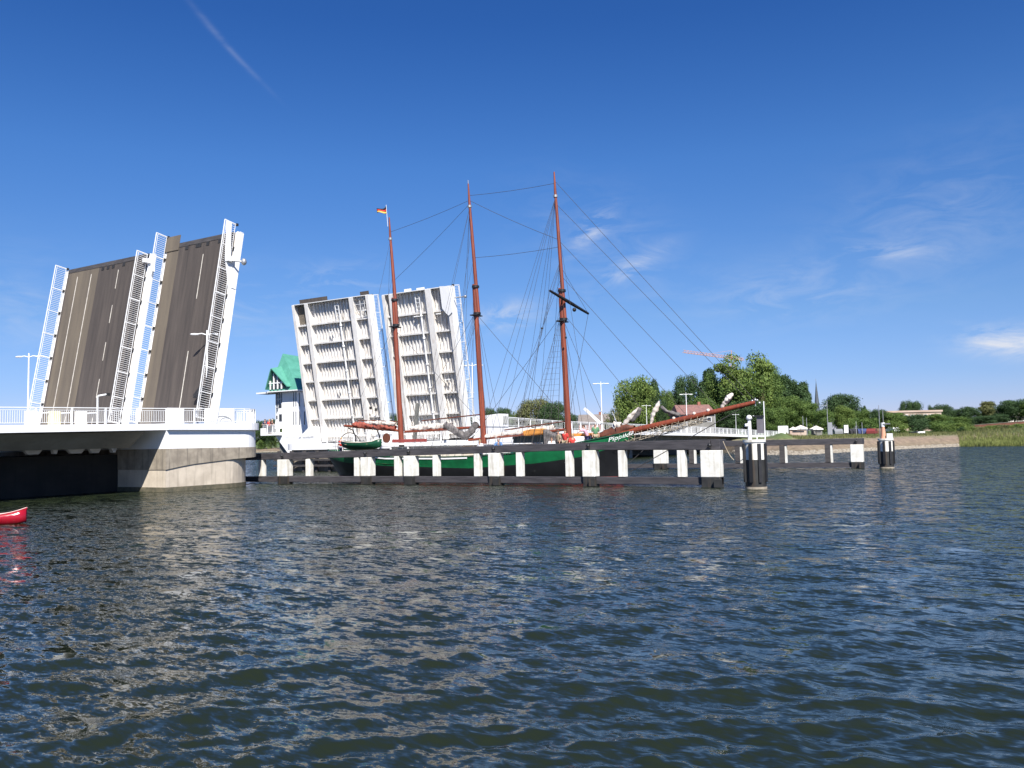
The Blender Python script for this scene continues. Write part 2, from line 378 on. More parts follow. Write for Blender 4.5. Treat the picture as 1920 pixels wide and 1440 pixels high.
# ---------------------------------------------------------------- land (far shore, beach, bank)
SHORE = [(-2600, 900), (-1200, 520), (-300, 400), (0, 370), (250, 400), (480, 470), (560, 440), (800, 380), (1000, 330), (1150, 280), (1260, 215), (1330, 180), (1380, 141), (1440, 136), (1500, 132), (1600, 151), (1700, 172), (1796, 190), (1920, 186), (2200, 175), (2600, 200), (4200, 700)]
def shore_r(px): return float(np.interp(px, [s[0] for s in SHORE], [s[1] for s in SHORE]))
def land_z(px, r):
    d = r-shore_r(px)
    far = float(np.interp(px, [1300, 1440, 1500, 1800, 1920], [2.0, 2.6, 2.3, 2.5, 3.0]))
    z = float(np.interp(d, [-6, 0, 1.2, 11, 26, 60, 100, 400, 3000], [-1.2, -.05, .22, 1.9 if px > 1300 else 1.5, far, far+.3, far+1.0+(1.0 if px > 1780 else 0), far+1.6, 20]))
    if 1425 < px < 1500: z += 1.15*math.exp(-((px-1462)/20)**2)*math.exp(-((d-18)/9)**2)
    return z
def gz(p):          # ground height under a world point
    x = p.x*UX-p.y*UY; y = p.x*UY+p.y*UX
    return land_z(960+1600*x/y, math.hypot(x, y))
def build_land():
    pxs = np.concatenate([np.linspace(-2600, -100, 30), np.linspace(-60, 1280, 90), np.linspace(1290, 1960, 150), np.linspace(2000, 4200, 30)])
    ds = np.array([-6, -2, 0, .6, 1.2, 2.5, 4, 6, 8, 11, 14, 17, 20, 23, 26, 32, 40, 50, 60, 75, 90, 110, 140, 180, 250, 400, 700, 1200, 3000])
    vs = []; rng = random.Random(5)
    for px in pxs:
        a = math.atan2(px-960, 1600)
        for d in ds:
            r = shore_r(px)+d
            z = land_z(px, r)+(.10*rng.uniform(-1, 1)*min(1, max(0, d)/4))
            vs.append(cam2w(r*math.sin(a), r*math.cos(a), z))
    n = len(ds); fs = [(i*n+j, i*n+j+1, (i+1)*n+j+1, (i+1)*n+j) for i in range(len(pxs)-1) for j in range(n-1)]
    mb = MB().add(vs, fs, 0, True)
    m = bpy.data.materials.new('shore_ground'); m.use_nodes = True; t = m.node_tree; b = t.nodes['Principled BSDF']; b.inputs['Roughness'].default_value = .95
    tcn = t.nodes.new('ShaderNodeTexCoord'); sx = t.nodes.new('ShaderNodeSeparateXYZ'); t.links.new(tcn.outputs['Object'], sx.inputs[0])
    nz = t.nodes.new('ShaderNodeTexNoise'); nz.inputs['Scale'].default_value = .35; nz.inputs['Detail'].default_value = 8; t.links.new(tcn.outputs['Object'], nz.inputs['Vector'])
    ad = t.nodes.new('ShaderNodeMath'); ad.operation = 'MULTIPLY_ADD'; t.links.new(nz.outputs['Fac'], ad.inputs[0]); ad.inputs[1].default_value = 1.3
    ml = t.nodes.new('ShaderNodeMath'); ml.operation = 'ADD'; t.links.new(sx.outputs['Z'], ml.inputs[0]); ml.inputs[1].default_value = -.65
    t.links.new(ml.outputs[0], ad.inputs[2])
    dv = t.nodes.new('ShaderNodeMath'); dv.operation = 'DIVIDE'; t.links.new(ad.outputs[0], dv.inputs[0]); dv.inputs[1].default_value = 4
    rp = t.nodes.new('ShaderNodeValToRGB'); e = rp.color_ramp.elements
    e[0].position = 0; e[0].color = (.34, .30, .23, 1); e[1].position = 1; e[1].color = (.10, .15, .045, 1)
    for p, c in ((.08, (.34, .30, .23, 1)), (.11, (.22, .175, .11, 1)), (.3, (.25, .185, .125, 1)), (.44, (.27, .20, .14, 1)), (.56, (.24, .21, .11, 1)), (.62, (.13, .17, .05, 1))):
        q = e.new(p); q.color = c
    t.links.new(dv.outputs[0], rp.inputs[0])
    n2 = t.nodes.new('ShaderNodeTexNoise'); n2.inputs['Scale'].default_value = 1.1; n2.inputs['Detail'].default_value = 8; t.links.new(tcn.outputs['Object'], n2.inputs['Vector'])
    mxn = t.nodes.new('ShaderNodeMix'); mxn.data_type = 'RGBA'; mxn.blend_type = 'MULTIPLY'; mxn.inputs['Factor'].default_value = .9
    r2 = t.nodes.new('ShaderNodeValToRGB'); r2.color_ramp.elements[0].position = .35; r2.color_ramp.elements[0].color = (.55, .55, .55, 1); r2.color_ramp.elements[1].position = .65; t.links.new(n2.outputs['Fac'], r2.inputs[0])
    t.links.new(rp.outputs[0], mxn.inputs['A']); t.links.new(r2.outputs[0], mxn.inputs['B']); t.links.new(mxn.outputs['Result'], b.inputs['Base Color'])
    o = mb.build('ground', m, origin=(0, 0, 0)); tag(o, kind='structure')
build_land()

# ---------------------------------------------------------------- the bridge
def rounded(x0, x1, y0, y1, r, corners):   # plan outline with chosen corners rounded ('++' = high x high y ...)
    out = []
    for sx, sy in (('-', '-'), ('+', '-'), ('+', '+'), ('-', '+')):
        cx = x1 if sx == '+' else x0; cy = y1 if sy == '+' else y0
        if sx+sy in corners:
            ox = cx-(r if sx == '+' else -r); oy = cy-(r if sy == '+' else -r)
            a0 = {'--': 180, '+-': 270, '++': 0, '-+': 90}[sx+sy]
            for k in range(11):
                a = R(a0+9*k); out.append((ox+r*math.cos(a), oy+r*math.sin(a)))
        else: out.append((cx, cy))
    return out
def dz(x):                                  # road height of the left approach
    return 4.60+.0150*(x-43)
def dzr(x):                                 # ... and of the right approach, ramping down to the bank
    return float(np.interp(x, [70, 79, 92, 116, 150, 185, 240], [4.55, 4.5, 4.17, 3.92, 3.55, 2.98, 2.3]))
W0, W1 = 48.83, 71.6                        # near and far edge of the bridge
HP = 45.0                                   # pier nose, left
# --- left bascule pier
pier = thing('bascule_pier', (40, 60, 0), 'white-topped concrete bascule pier with rounded nose under the left raised leaves', 'bridge pier')
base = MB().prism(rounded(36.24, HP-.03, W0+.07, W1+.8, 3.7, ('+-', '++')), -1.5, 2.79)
base.build('pier_base', M['concrete_light'], pier)
MB().prism(rounded(36.20, HP-.01, W0+.055, W1+.81, 3.7, ('+-', '++')), -1.4, .30).build('tide_band', mat('algae_stained_concrete', (.15, .13, .085), (.08, .075, .05), 3, .8), pier)
MB().box((-60, 54.0, -1.5), (36.235, W1, 2.52)).build('base_wall', mat('shade_darkened_concrete', (.030, .027, .023), (.014, .013, .012), .5, .9, streak=.5), pier)  # near-black colour paints the deck's shade into the recessed wall
zb = lambda p: float(np.interp(p[0], [36.2, 38, 42, HP], [1.46, 1.74, 2.03, 2.14]))
pl = rounded(36.2, HP, W0, W1+.9, 2.1, ('+-', '++'))
ed = []                                     # subdivide the near edge so the lip can curve
for a, b in zip(pl, pl[1:]+pl[:1]):
    n = max(1, int(math.dist(a, b)/1.0))
    for k in range(n): ed.append((a[0]+(b[0]-a[0])*k/n, a[1]+(b[1]-a[1])*k/n))
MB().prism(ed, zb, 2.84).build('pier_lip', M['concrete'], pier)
MB().prism(rounded(36.24, HP-.02, W0+.02, W1+.85, 2.1, ('+-', '++')), 2.84, 4.08).build('upper_wall', M['white_wall'], pier)
MB().prism(rounded(36.24, HP+.22, W0-.20, W1+1.1, 2.3, ('+-', '++')), 4.085, lambda p: dz(p[0])-.02).build('edge_slab', M['white_wall'], pier)
# joint shadow gap line between slab of pier and span
# parapet: solid panels, baluster bays, corner posts
par = MB(); bal = MB(); rl = MB()
yp = W0-.05
def ztop(x): return dz(x)+1.04
for x0, x1 in ((36.3, 37.55), (39.35, 41.8)):
    MB().slab([(x0, yp, dz(x0)), (x1, yp, dz(x1)), (x1, yp, ztop(x1)), (x0, yp, ztop(x0))], (0, .14, 0)).build('parapet', M['white_wall'], pier, bevel=.02)
for x0, x1 in ((37.55, 39.35), (41.8, 42.75)):
    rl, bal = MB(), MB(); rail(rl, bal, [(x0, yp+.07, dz(x0)), (x1, yp+.07, dz(x1))], (0, 0, 1), 1.02, .95, .14)
    rl.build('railing', M['white_clean'], pier); bal.build('baluster_infill', M['white_clean'], pier)
rl, bal = MB(), MB()
arc = [(42.75+2.25*math.sin(R(a)), yp+.07+2.25*(1-math.cos(R(a))), dz(43)) for a in range(0, 91, 15)]
rail(rl, bal, arc, (0, 0, 1), 1.02, .8, .16)
rail(rl, bal, [(45.0, 51.1, dz(44)), (45.0, W1-1.5, dz(44))], (0, 0, 1), 1.02, 2.0, .16)
rl.build('railing', M['white_clean'], pier); bal.build('baluster_infill', M['white_clean'], pier)
# round bridge emblem in relief on the parapet: two flat arches over water lines
em = MB()
def arc_tube(cx, cz, rx, rz, a0, a1, r=.018): em.tube([(cx+rx*math.cos(R(a)), yp-.012, cz+rz*math.sin(R(a))) for a in np.linspace(a0, a1, 14)], r, 5)
arc_tube(40.75, 4.62, .85, .45, 0, 180, .03); arc_tube(41.05, 4.62, .55, .34, 10, 170, .02); em.bar((39.9, yp-.012, 4.66), (41.6, yp-.012, 4.68), .03, .03)
for k in range(4): em.bar((40.9+.16*k, yp-.012, 4.68), (40.9+.16*k, yp-.012, 4.95-.05*abs(k-1)), .02, .02)
em.build('bridge_relief', mat('faded_grey_paint', (.52, .53, .53), None, 3, .7), pier)
# signal head on the left end of the pier
# --- left approach span
span = thing('approach_span', (20, 60, 3.0), 'white-edged concrete approach deck leading to the left bascule pier', 'bridge span')
X0 = -55
MB().hexa([(X0, W0-.02, dz(X0)-.55), (36.2, W0-.02, dz(36.2)-.42), (36.2, W1, dz(36.2)-.42), (X0, W1, dz(X0)-.55), (X0, W0-.02, dz(X0)), (36.2, W0-.02, dz(36.2)), (36.2, W1, dz(36.2)), (X0, W1, dz(X0))]).build('edge_slab', M['white_wall'], span)
gb = MB()
def gird(x): return dz(x)-.56 if x < 0 else dz(x)-.5
for (xa, xb) in ((X0, 0), (0, 20), (20, 35.0)):
    gb.hexa([(xa, W0+2.1, 2.86), (xb, W0+2.1, 2.95), (xb, W1-2.1, 2.95), (xa, W1-2.1, 2.86), (xa, W0+.5, gird(xa)), (xb, W0+.5, gird(xb)), (xb, W1-.5, gird(xb)), (xa, W1-.5, gird(xa))])
gb.build('girder', M['soffit'], span)
MB().hexa([(X0, W0+2.6, dz(X0)+.004), (36, W0+2.6, dz(36)+.004), (36, W1-2.6, dz(36)+.004), (X0, W1-2.6, dz(X0)+.004), (X0, W0+2.6, dz(X0)+.05), (36, W0+2.6, dz(36)+.05), (36, W1-2.6, dz(36)+.05), (X0, W1-2.6, dz(X0)+.05)]).build('road_surface', M['road'], span)
for nm, yy in (('near', W0+.05), ('far', W1-.1)):
    r_, b_ = MB(), MB(); ps = []
    rail(r_, b_, [(-20, yy, dz(-20)), (36.25, yy, dz(36.25))], (0, 0, 1), 1.0, 2.15, .13, ps)
    rr_ = r_.build('railing', M['white_clean'], span); b_.build('baluster_infill', M['white_clean'], span)
    pm = MB()
    for a, b, e in ps: MB().bar(a, b, .10, .10, e).build('railing_post', M['white_clean'], span)
# white blocks added for the bright patches showing in the slot under the girder
def ony(px, py, y):
    d = ray(px, py); t = y/d.y
    return Vector((d.x*t, y, EYE+d.z*t))
for xa, xb in ((45, 80), (99, 109), (126, 160), (168, 190), (209, 219), (231, 263)):
    a, b = ony(xa, 846, 53.5).x, ony(xb, 846, 53.5).x; q = (b-a)*.22
    MB().slab([(a, 53.5, 2.945), (b, 53.5, 2.945), (b-q, 53.5, 2.66), (a+q, 53.5, 2.66)], (0, .3, 0)).build('bright_block', M['white_wall'], span)

# --- the four raised leaves
def leaf_frame(x0, z0, ang, side):          # returns f(s along leaf, w across, d out of the road face)
    a = ang
    e1 = Vector((side*math.sin(a), 0, math.cos(a)))          # towards the tip
    e3 = Vector((-side*math.cos(a), 0, math.sin(a)))         # out of the road surface
    return (lambda s, wv, d=0.0: Vector((x0, 0, z0))+e1*s+Vector((0, wv, 0))+e3*d), e1, e3
def fbox(mb, f, s0, s1, w0, w1, d0, d1, mi=0):
    return mb.hexa([f(s0, w0, d0), f(s1, w0, d0), f(s1, w1, d0), f(s0, w1, d0), f(s0, w0, d1), f(s1, w0, d1), f(s1, w1, d1), f(s0, w1, d1)], mi)
def make_leaf(side, wa, wb, L, label, ribs, longi, plates):
    if side > 0: x0, z0, ang = 39.73, 4.4, math.atan(.172)     # left pair, road faces the viewer
    else: x0, z0, ang = 71.0+.18*.6, 4.4, math.atan(.18)       # right pair, underside faces the viewer
    f0, e1, e3 = leaf_frame(x0, z0, ang, side)
    T = .42 if side > 0 else .88                               # depth of the steel structure seen
    if side > 0: f = lambda s, wv, d=0.0: f0(s, wv, d)
    else: f = lambda s, wv, d=0.0: f0(s, wv, d+T)               # measured plane was the bottom flanges
    t = thing('bridge_leaf', tuple(f(0, (wa+wb)/2)), label, 'bridge leaf', 'raised bascule bridge leaves')
    lo = .30 if side > 0 else -1.2
    fbox(MB(), f, lo, L, wa+.12, wb-.12, -.02, -.16).build('deck_plate', M['white_under'], t)
    # longitudinal girders
    for k, (wc, th, dep) in enumerate(longi):
        g = MB(); fbox(g, f, lo, L-.02, wc-th/2, wc+th/2, -.161, -T)
        fbox(g, f, lo, L-.02, wc-th/2-.13, wc+th/2+.13, -T-.002, -T-.06)
        g.build('main_girder', M['white_under'] if side < 0 else M['white_clean'], t)
    # tip beam
    fbox(MB(), f, L-.019, L+.06, wa, wb, -.17, -T-.04).build('end_beam', M['white_clean'], t)
    if side < 0:
        ws = sorted([g[0] for g in longi])
        for s in ribs:
            c = MB()
            for p0, p1 in zip(ws, ws[1:]):
                fbox(c, f, s-.03, s+.03, p0+.06, p1-.06, -.162, -.62)
                fbox(c, f, s-.09, s+.09, p0+.06, p1-.06, -.622, -.65)
            c.build('cross_rib', M['white_under'], t)
        st = MB(); q = wa+.45
        while q < wb-.3:                                        # trough stiffeners under the plate
            if min(abs(q-g) for g in ws) > .25: fbox(st, f, lo, L-.1, q-.06, q+.06, -.163, -.37)
            q += .44
        st.build('stiffener_field', M['white_under'], t)
        # inspection pipe, cables and a ladder
        pm = MB(); wm = plates['pipe']
        pm.tube([f(-1, wm, -.6), f(4, wm, -.62), f(8, wm+.02, -.6), f(12.2, wm, -.62)], .10, 8)
        for s in (1.6, 4.2, 6.6, 9.3, 11.6): pm.ball(f(s, wm, -.62), .17, 6)
        pm.build('drain_pipe', M['white_clean'], t)
        cm = MB(); cm.tube([f(-1, wm-.45, -.6), f(5, wm-.42, -.64), f(13, wm-.5, -.6)], .035, 5); cm.build('cable', M['concrete_dark'], t)
        lm = MB(); wl = wm+.25
        for dw in (-.25, .25): fbox(lm, f, 11.9, 14.0, wl+dw-.04, wl+dw+.04, -.56, -.64)
        for k in range(5): fbox(lm, f, 12.1+k*.42, 12.16+k*.42, wl-.21, wl+.21, -.57, -.63)
        lm.build('ladder', M['white_clean'], t)
        for s, wv in plates['lamps']:
            MB().box(f(s, wv, -.6)-Vector((.2, .12, .06)), f(s, wv, -.6)+Vector((.05, .45, .03))).build('inspection_lamp', M['white_clean'], t)
    else:
        for s in range(0, 14, 2):
            fbox(MB(), f, s+.47, s+.53, wa+.2, wb-.2, -.162, -.38).build('cross_rib', M['white_clean'], t)
    # outer edge strips
    for wv in (wa, wb-.12):
        fbox(MB(), f, lo, L, wv, wv+.118, .06, -T-.01).build('edge_beam', M['white_clean'], t)
    # road surface with its lanes
    ra, rb = wa+.35, wb-.35
    fbox(MB(), f, lo, L-.03, ra, rb, -.016, .03).build('road_surface', M['asphalt'], t)
    for (w0, w1) in plates['tan']: fbox(MB(), f, lo, L-.05, w0, w1, .031, .036).build('cycle_lane', M['lane_tan'], t)
    for (w0, w1, s0, s1) in plates['lines']: fbox(MB(), f, s0, s1, w0, w1, .037, .041).build('lane_marking', M['marking'], t)
    # finger joint at the tip
    j = MB(); fbox(j, f, L-.30, L+.05, wa+.4, wb-.4, .042, .06); j.build('joint_strip', M['timber_dark'], t)
    j2 = MB()
    for wv in plates['teeth']: fbox(j2, f, L-.62, L-.30, wv-.22, wv+.12, .043, .058)
    if plates['teeth']: j2.build('joint_teeth', M['rubber'], t)
    for (w0, w1, h) in plates['cover']: fbox(MB(), f, L-.5, L+h, w0, w1, .045, .10).build('cover_plate', plates.get('covermat', M['lane_tan']), t)
    # railings on both edges
    for wv, hi, ext in plates['rails']:
        r_, b_ = MB(), MB(); ps = []
        rail(r_, b_, [f(lo+.1, wv, .05), f(L+ext, wv, .05)], e3, hi, 1.93, .155, ps, rw=.05)
        r_.build('railing', M['white_clean'], t); b_.build('baluster_infill', M['white_clean'], t)
        for a, b, e in ps:
            MB().bar(a, b, .06, .06, e).build('railing_post', M['white_clean'], t)
            q = MB(); q.box(a-Vector((.09, .09, .09)), a+Vector((.09, .09, .09))); q.build('post_foot', M['rubber'], t)
    return t, f, e1, e3
PL = dict(tan=[(65.4, 69.6)], lines=[(68.28, 68.38, -1, 13.3), (66.32, 66.42, -1, 13.3)]+[(62.63, 62.72, s, s+1.5) for s in (-.5, 2.6, 5.6, 8.7)]+[(62.63, 62.72, 11.6, 13.2)],
          teeth=[64.9, 64.2, 63.5, 62.1], cover=[], rails=[(58.95, 1.05, -.1), (70.05, 1.05, .15)])
lf, f_lf, *_ = make_leaf(1, 58.7, 70.2, 14.05, 'far left raised bridge leaf showing asphalt road and tan cycle lane', [], [(59.0, .3, 1), (62, .2, 1), (67, .2, 1), (69.9, .3, 1)], PL)
PL = dict(tan=[(55.3, 56.7)], lines=[(52.31, 52.40, s, s+.05) for s in ()]+[(52.3, 52.39, -.2, 5.6), (52.28, 52.36, 9.6, 13.1)],
          teeth=[54.4, 53.2, 52.9, 52.0, 50.7], cover=[(55.3, 57.0, .72)], rails=[(49.0, 1.08, .55), (56.85, 1.05, .75)])
ln, f_ln, e1n, e3n = make_leaf(1, 48.75, 57.05, 14.35, 'near left raised bridge leaf, tallest in view, with dark asphalt and white tapering end plate', [], [(49.1, .5, 1), (51.5, .2, 1), (54, .2, 1), (56.7, .3, 1)], PL)
# tapering end plate on the near railing
def taper(t, f, e3, wv, L):
    p = [f(L-5.0, wv-.07, .0), f(L-3.4, wv-.07, .42), f(L-2.2, wv-.07, .80), f(L+.55, wv-.07, 1.12), f(L+.55, wv-.07, .72), f(L-1.7, wv-.07, .42), f(L-2.9, wv-.07, .06), f(L-2.7, wv-.07, -.3), f(L-5.0, wv-.07, -.5)]
    MB().slab(p, (0, -.09, 0)).build('end_plate', M['white_wall'], t)
    MB().slab([f(L-4.2, wv-.08, -.45), f(L-4.2, wv-.08, .0), f(L+.05, wv-.08, .02), f(L+.05, wv-.08, -.45)], (0, -.12, 0)).build('edge_plate', M['white_wall'], t)
    b = MB(); b.tube([f(L-2.3, wv-.25, .5), f(L-2.3, wv-.95, -.1)], .07, 6); b.ball(f(L-2.3, wv-1.0, -.15), .2, 8, sc=(1, 1, 1.3)); b.build('warning_light', M['metal'], t)
    MB().box(f(L-2.2, wv-.1, .45)-Vector((.35, .3, .18)), f(L-2.2, wv-.1, .45)+Vector((.25, .0, .18))).build('light_bracket', M['white_clean'], t)
taper(ln, f_ln, e3n, 48.9, 14.25)
# navigation signal with round lamps on the far left leaf
sg = MB(); sg.box(f_lf(13.3, 58.7, .3)-Vector((.3, .15, .12)), f_lf(13.3, 58.7, .3)+Vector((.3, .12, .2))); sg.box(f_lf(12.9, 58.45, -.1)-Vector((.12, .15, .35)), f_lf(12.9, 58.45, -.1)+Vector((.12, .05, .65)))
sg.build('signal_box', M['white_clean'], lf)
MB().slab([f_ln(1.9, 49.55, .06), f_ln(2.6, 49.45, .06), f_ln(2.8, 49.9, .06), f_ln(2.2, 50.5, .06), f_ln(1.95, 50.5, .06)], e3n*.4).build('drain_box', M['rubber'], ln)

RP = dict(tan=[], lines=[], teeth=[], cover=[(66.0, 70.2, .55), (60.0, 61.2, .5)], covermat=M['asphalt'], rails=[(59.6, 1.05, 0), (70.2, 1.05, 0)], pipe=63.9, lamps=[(11.0, 65.2), (4.6, 65.2), (12.9, 60.0)])
rl_, f_rl, *_ = make_leaf(-1, 59.35, 70.5, 14.45, 'right-hand raised bridge leaf nearest the green-roofed tower, white ribbed underside showing', [12.06, 9.93, 7.8, 5.7, 3.57, 1.44, -.6],
                       [(59.52, .12, 1), (61.75, .34, 1), (68.35, .26, 1), (70.35, .12, 1)], RP)
RP = dict(tan=[], lines=[], teeth=[], cover=[(54.3, 55.2, .35), (52.6, 53.6, .3)], covermat=M['white_clean'], rails=[(49.0, 1.05, .1), (57.2, 1.05, 0)], pipe=52.9, lamps=[(11.6, 53.3), (11.6, 50.5), (4.9, 50.4)])
rn_, f_rn, *_ = make_leaf(-1, 48.85, 57.45, 14.2, 'rightmost raised bridge leaf, white ribbed underside seen behind the aft mast', [11.9, 9.85, 7.75, 5.65, 3.57, 1.44, -.6],
                       [(49.05, .14, 1), (51.5, .46, 1), (56.3, .3, 1), (57.3, .12, 1)], RP)
f = f_rn
MB().slab([f(11.3, 49.2, -.96), f(11.6, 48.75, -.96), f(14.2, 48.75, -.96), f(14.3, 49.9, -.96), f(12.1, 49.9, -.96), f(11.55, 49.5, -.96)], (-.08, 0, 0)).build('end_plate', M['white_wall'], rn_)
pm = MB(); pm.tube([f(13.0, 48.7, -.4), f(13.0, 47.4, -.4)], .06, 6); pm.ball(f(13, 47.4, -.4), .16, 6); pm.build('warning_light', M['metal'], rn_)
# dark open inspection bays at the tip of the far leaf
f = f_rl
for w0, w1 in ((68.55, 70.25), (59.7, 60.5)):
    g = MB(); fbox(g, f, 12.2, 14.3, w0+.1, w1-.1, -.35, -.38); g.build('hatch_screen', mat('brown_mesh_screen', (.20, .17, .13), (.12, .10, .08), 9, .9), rl_)
g = MB()
for s in (12.25, 12.9, 13.6, 14.2): fbox(g, f, s, s+.05, 59.65, 61.5, -.68, -.72)
for wv in (60.1, 60.7): fbox(g, f, 12.2, 14.2, wv, wv+.05, -.68, -.72)
g.build('hatch_grille', M['white_clean'], rl_)
for s, wv in ((2.4, 61.0), (2.2, 60.3)): MB().box(f(s, wv, -.85)-Vector((.1, .1, .15)), f(s, wv, -.85)+Vector((.1, .1, .15))).build('lamp_housing', M['pile_black'], rl_)

# --- right bascule pier and viaduct
pr = thing('bascule_pier', (75, 60, 0), 'white bascule pier behind the sailing ship, under the right raised leaves', 'bridge pier')
MB().prism(rounded(69.9, 80, W0+.1, W1+2.2, 3, ('--', '-+')), -1.5, 2.4).build('pier_base', M['concrete'], pr)
MB().prism(rounded(69.7, 80.2, W0, W1+2.4, 2.6, ('--', '-+')), 2.4, 3.1).build('pier_cap', M['white_wall'], pr)
mb = MB(); mb.box((72.9, W0+.02, 3.1), (80.1, W0+.4, 4.45)); mb.box((79.5, W0+.4, 3.1), (80.1, W1, 4.45)); mb.box((72.9, W1-.4, 3.1), (79.5, W1, 4.45)); mb.box((73.2, W0+.4, 4.2), (79.5, W1-.4, 4.46))
mb.build('upper_wall', M['white_wall'], pr)
par = MB(); par.slab([(73.0, W0-.05, 4.46), (79.2, W0-.05, 4.46), (79.2, W0-.05, 5.85), (77.4, W0-.05, 5.85), (75.2, W0-.05, 5.65), (73.0, W0-.05, 5.55)], (0, .16, 0)); par.build('parapet', M['white_wall'], pr)
par = MB(); par.box((78.0, W0-.09, 4.75), (79.0, W0-.052, 5.6)); par.build('parapet_panel', mat('grey_panel', (.5, .5, .47), None, 2, .7), pr)
rl = MB(); bal = MB()
rail(rl, bal, [(70.1, W0+2.4, 3.1), (70.1, W1+1, 3.1)], (0, 0, 1), 1.0, 2.0, .2); rl.build('railing', M['white_clean'], pr); bal.build('baluster_infill', M['white_clean'], pr)
# machinery hood below the leaves
MB().slab([(70.3, 60.5, 3.1), (70.3, 57.8, 3.1), (70.3, 57.8, 4.6), (70.3, 59.3, 4.5)], (1.2, 0, 0)).build('bearing_hood', M['white_wall'], pr); MB().slab([(70.3, 72.2, 3.1), (70.3, 69.0, 3.1), (70.3, 69.0, 5.0), (70.3, 69.8, 4.9)], (1.2, 0, 0)).build('bearing_hood', M['white_wall'], pr)
tf = thing('timber_fender', (69.4, 61, 0), 'dark brown timber fender lining the right pier below the white leaves', 'timber fender')
for k in range(13):
    y = 50+k*1.95; MB().box((69.3, y, -1), (69.62, y+.3, 2.3)).build('fender_post', M['timber_dark'], tf)
for z in (.55, 1.2, 1.85): MB().box((69.0, 49.6, z), (69.28, 74, z+.2)).build('fender_plank', M['timber_dark'], tf)

via = thing('approach_span', (130, 60, 3), 'long white bridge approach ramping down to the right bank behind the bow', 'bridge span')
xs = [80.25, 92, 104, 116, 128, 140, 150, 162, 174, 188, 205]
def strip(mb, ya, yb, o0, o1):
    for a, b in zip(xs, xs[1:]):
        mb.hexa([(a, ya, dzr(a)+o0), (b, ya, dzr(b)+o0), (b, yb, dzr(b)+o0), (a, yb, dzr(a)+o0), (a, ya, dzr(a)+o1), (b, ya, dzr(b)+o1), (b, yb, dzr(b)+o1), (a, yb, dzr(a)+o1)])
    return mb
strip(MB(), W0, W1, -.50, 0).build('edge_slab', M['white_wall'], via)
strip(MB(), W0+2.2, W1-2.2, -1.75, -.505).build('girder', M['concrete_dark'], via)
strip(MB(), W0+2.6, W1-2.6, .004, .05).build('road_surface', M['road'], via)
for k, x in enumerate((98, 118, 138, 158)): MB().box((x, W0+3, -1), (x+1.6, W1-3, dzr(x)-1.76)).build('column', M['concrete_dark'], via)
for yy in (W0+.06, W1-.1):
    r_, b_ = MB(), MB(); ps = []
    X = [78.9]+xs[1:]
    for a, b in zip(X, X[1:]): rail(r_, b_, [(a, yy, dzr(a)), (b, yy, dzr(b))], (0, 0, 1), 1.0, 2.4, .26, ps, rw=.08)
    r_.build('railing', M['white_clean'], via); b_.build('baluster_infill', M['white_clean'], via)
    if yy < 60:
        for a, b, e in ps: MB().bar(a, b, .11, .11, e).build('railing_post', M['white_clean'], via)
MB().hexa([(186, W0-.8, -1), (230, W0-6, -1), (230, W1+6, -1), (186, W1+.8, -1), (186, W0+.5, 1.2), (230, W0, 2.2), (230, W1, 2.2), (186, W1-.5, 1.2)]).build('abutment', M['concrete_dark'], via)

# --- street lamps
def street_lamp(h, arm, label):
    t = local('street_lamp', label, 'street lamp', 'street lamps on the bridge')
    MB().tube([(0, 0, 0), (0, 0, .8), (0, 0, h+.25)], [.11, .085, .05], 10).build('pole', M['white_clean'], t)
    for s in (-1, 1):
        MB().tube([(0, 0, h-.08), (s*arm*.35, 0, h+.02), (s*arm*.6, 0, h-.02)], [.04, .04, .04], 6).build('arm', M['white_clean'], t)
        hd = MB(); hd.ball((s*arm*.8, 0, h-.04), 1, 10, sc=(arm*.30, .13, .075)); hd.build('lamp_head', M['white_clean'], t)
    return t
CAMROT = math.atan2(-UY, UX)*0+math.atan2(_rt.y, _rt.x)
lA = street_lamp(6.25, 1.05, 'white twin-arm street lamp on the left approach, left of the raised leaves')
place(lA, (39.55, W1-.4, dz(39)), CAMROT)
def lamp_at(x, y, z, h, label, sc=(1, 1, 1), rz=CAMROT):
    c = copy_tree(lA); place(c, (x, y, z), rz, (sc[0], sc[1], h/6.25), label); return c
lamp_at(40.35, W0+1.1, dz(40), 6.4, 'white street lamp standing before the right railing of the tallest left leaf', rz=CAMROT+.25)
lamp_at(73.75, W0+.9, 4.5, 6.4, 'tall white lamp between the rightmost raised leaf and the middle mast')
lamp_at(72.95, W0+1.0, 4.5, 3.5, 'short white lamp between the rightmost raised leaf and the middle mast', (.6, .8, .8))
lamp_at(104.8, W0+.9, dzr(105), 6.4, 'white street lamp on the ramp right of the foremast')
lamp_at(120.5, W0+.9, dzr(120), 3.95, 'short white lamp before the light green tree on the ramp', (.62, .8, .8))
lamp_at(138, W0+.9, dzr(138), 6.5, 'tall white lamp on the ramp above the middle of the bowsprit')
lamp_at(152.9, W0+.9, dzr(153), 3.7, 'short white lamp on the ramp right of the red roofed house', (.62, .8, .8))
lamp_at(165.7, W0+.9, dzr(165), 3.9, 'short white lamp on the ramp left of the striped mooring post', (.62, .8, .8))
# hooked signal post on the left approach
t = thing('signal_post', (32.0, W0+1.0, dz(32)), 'white hooked post with a dark lamp on the left approach deck', 'signal post')
p0 = Vector((32, W0+1.0, dz(32)))
MB().tube([p0, p0+Vector((0, 0, 1.72)), p0+Vector((.03, -.04, 1.80)), p0+Vector((.30, -.48, 1.88))], .055, 8).build('post', M['white_clean'], t)
MB().box(p0+Vector((.26, -.62, 1.78)), p0+Vector((.46, -.42, 1.96))).build('lamp', M['pile_black'], t)
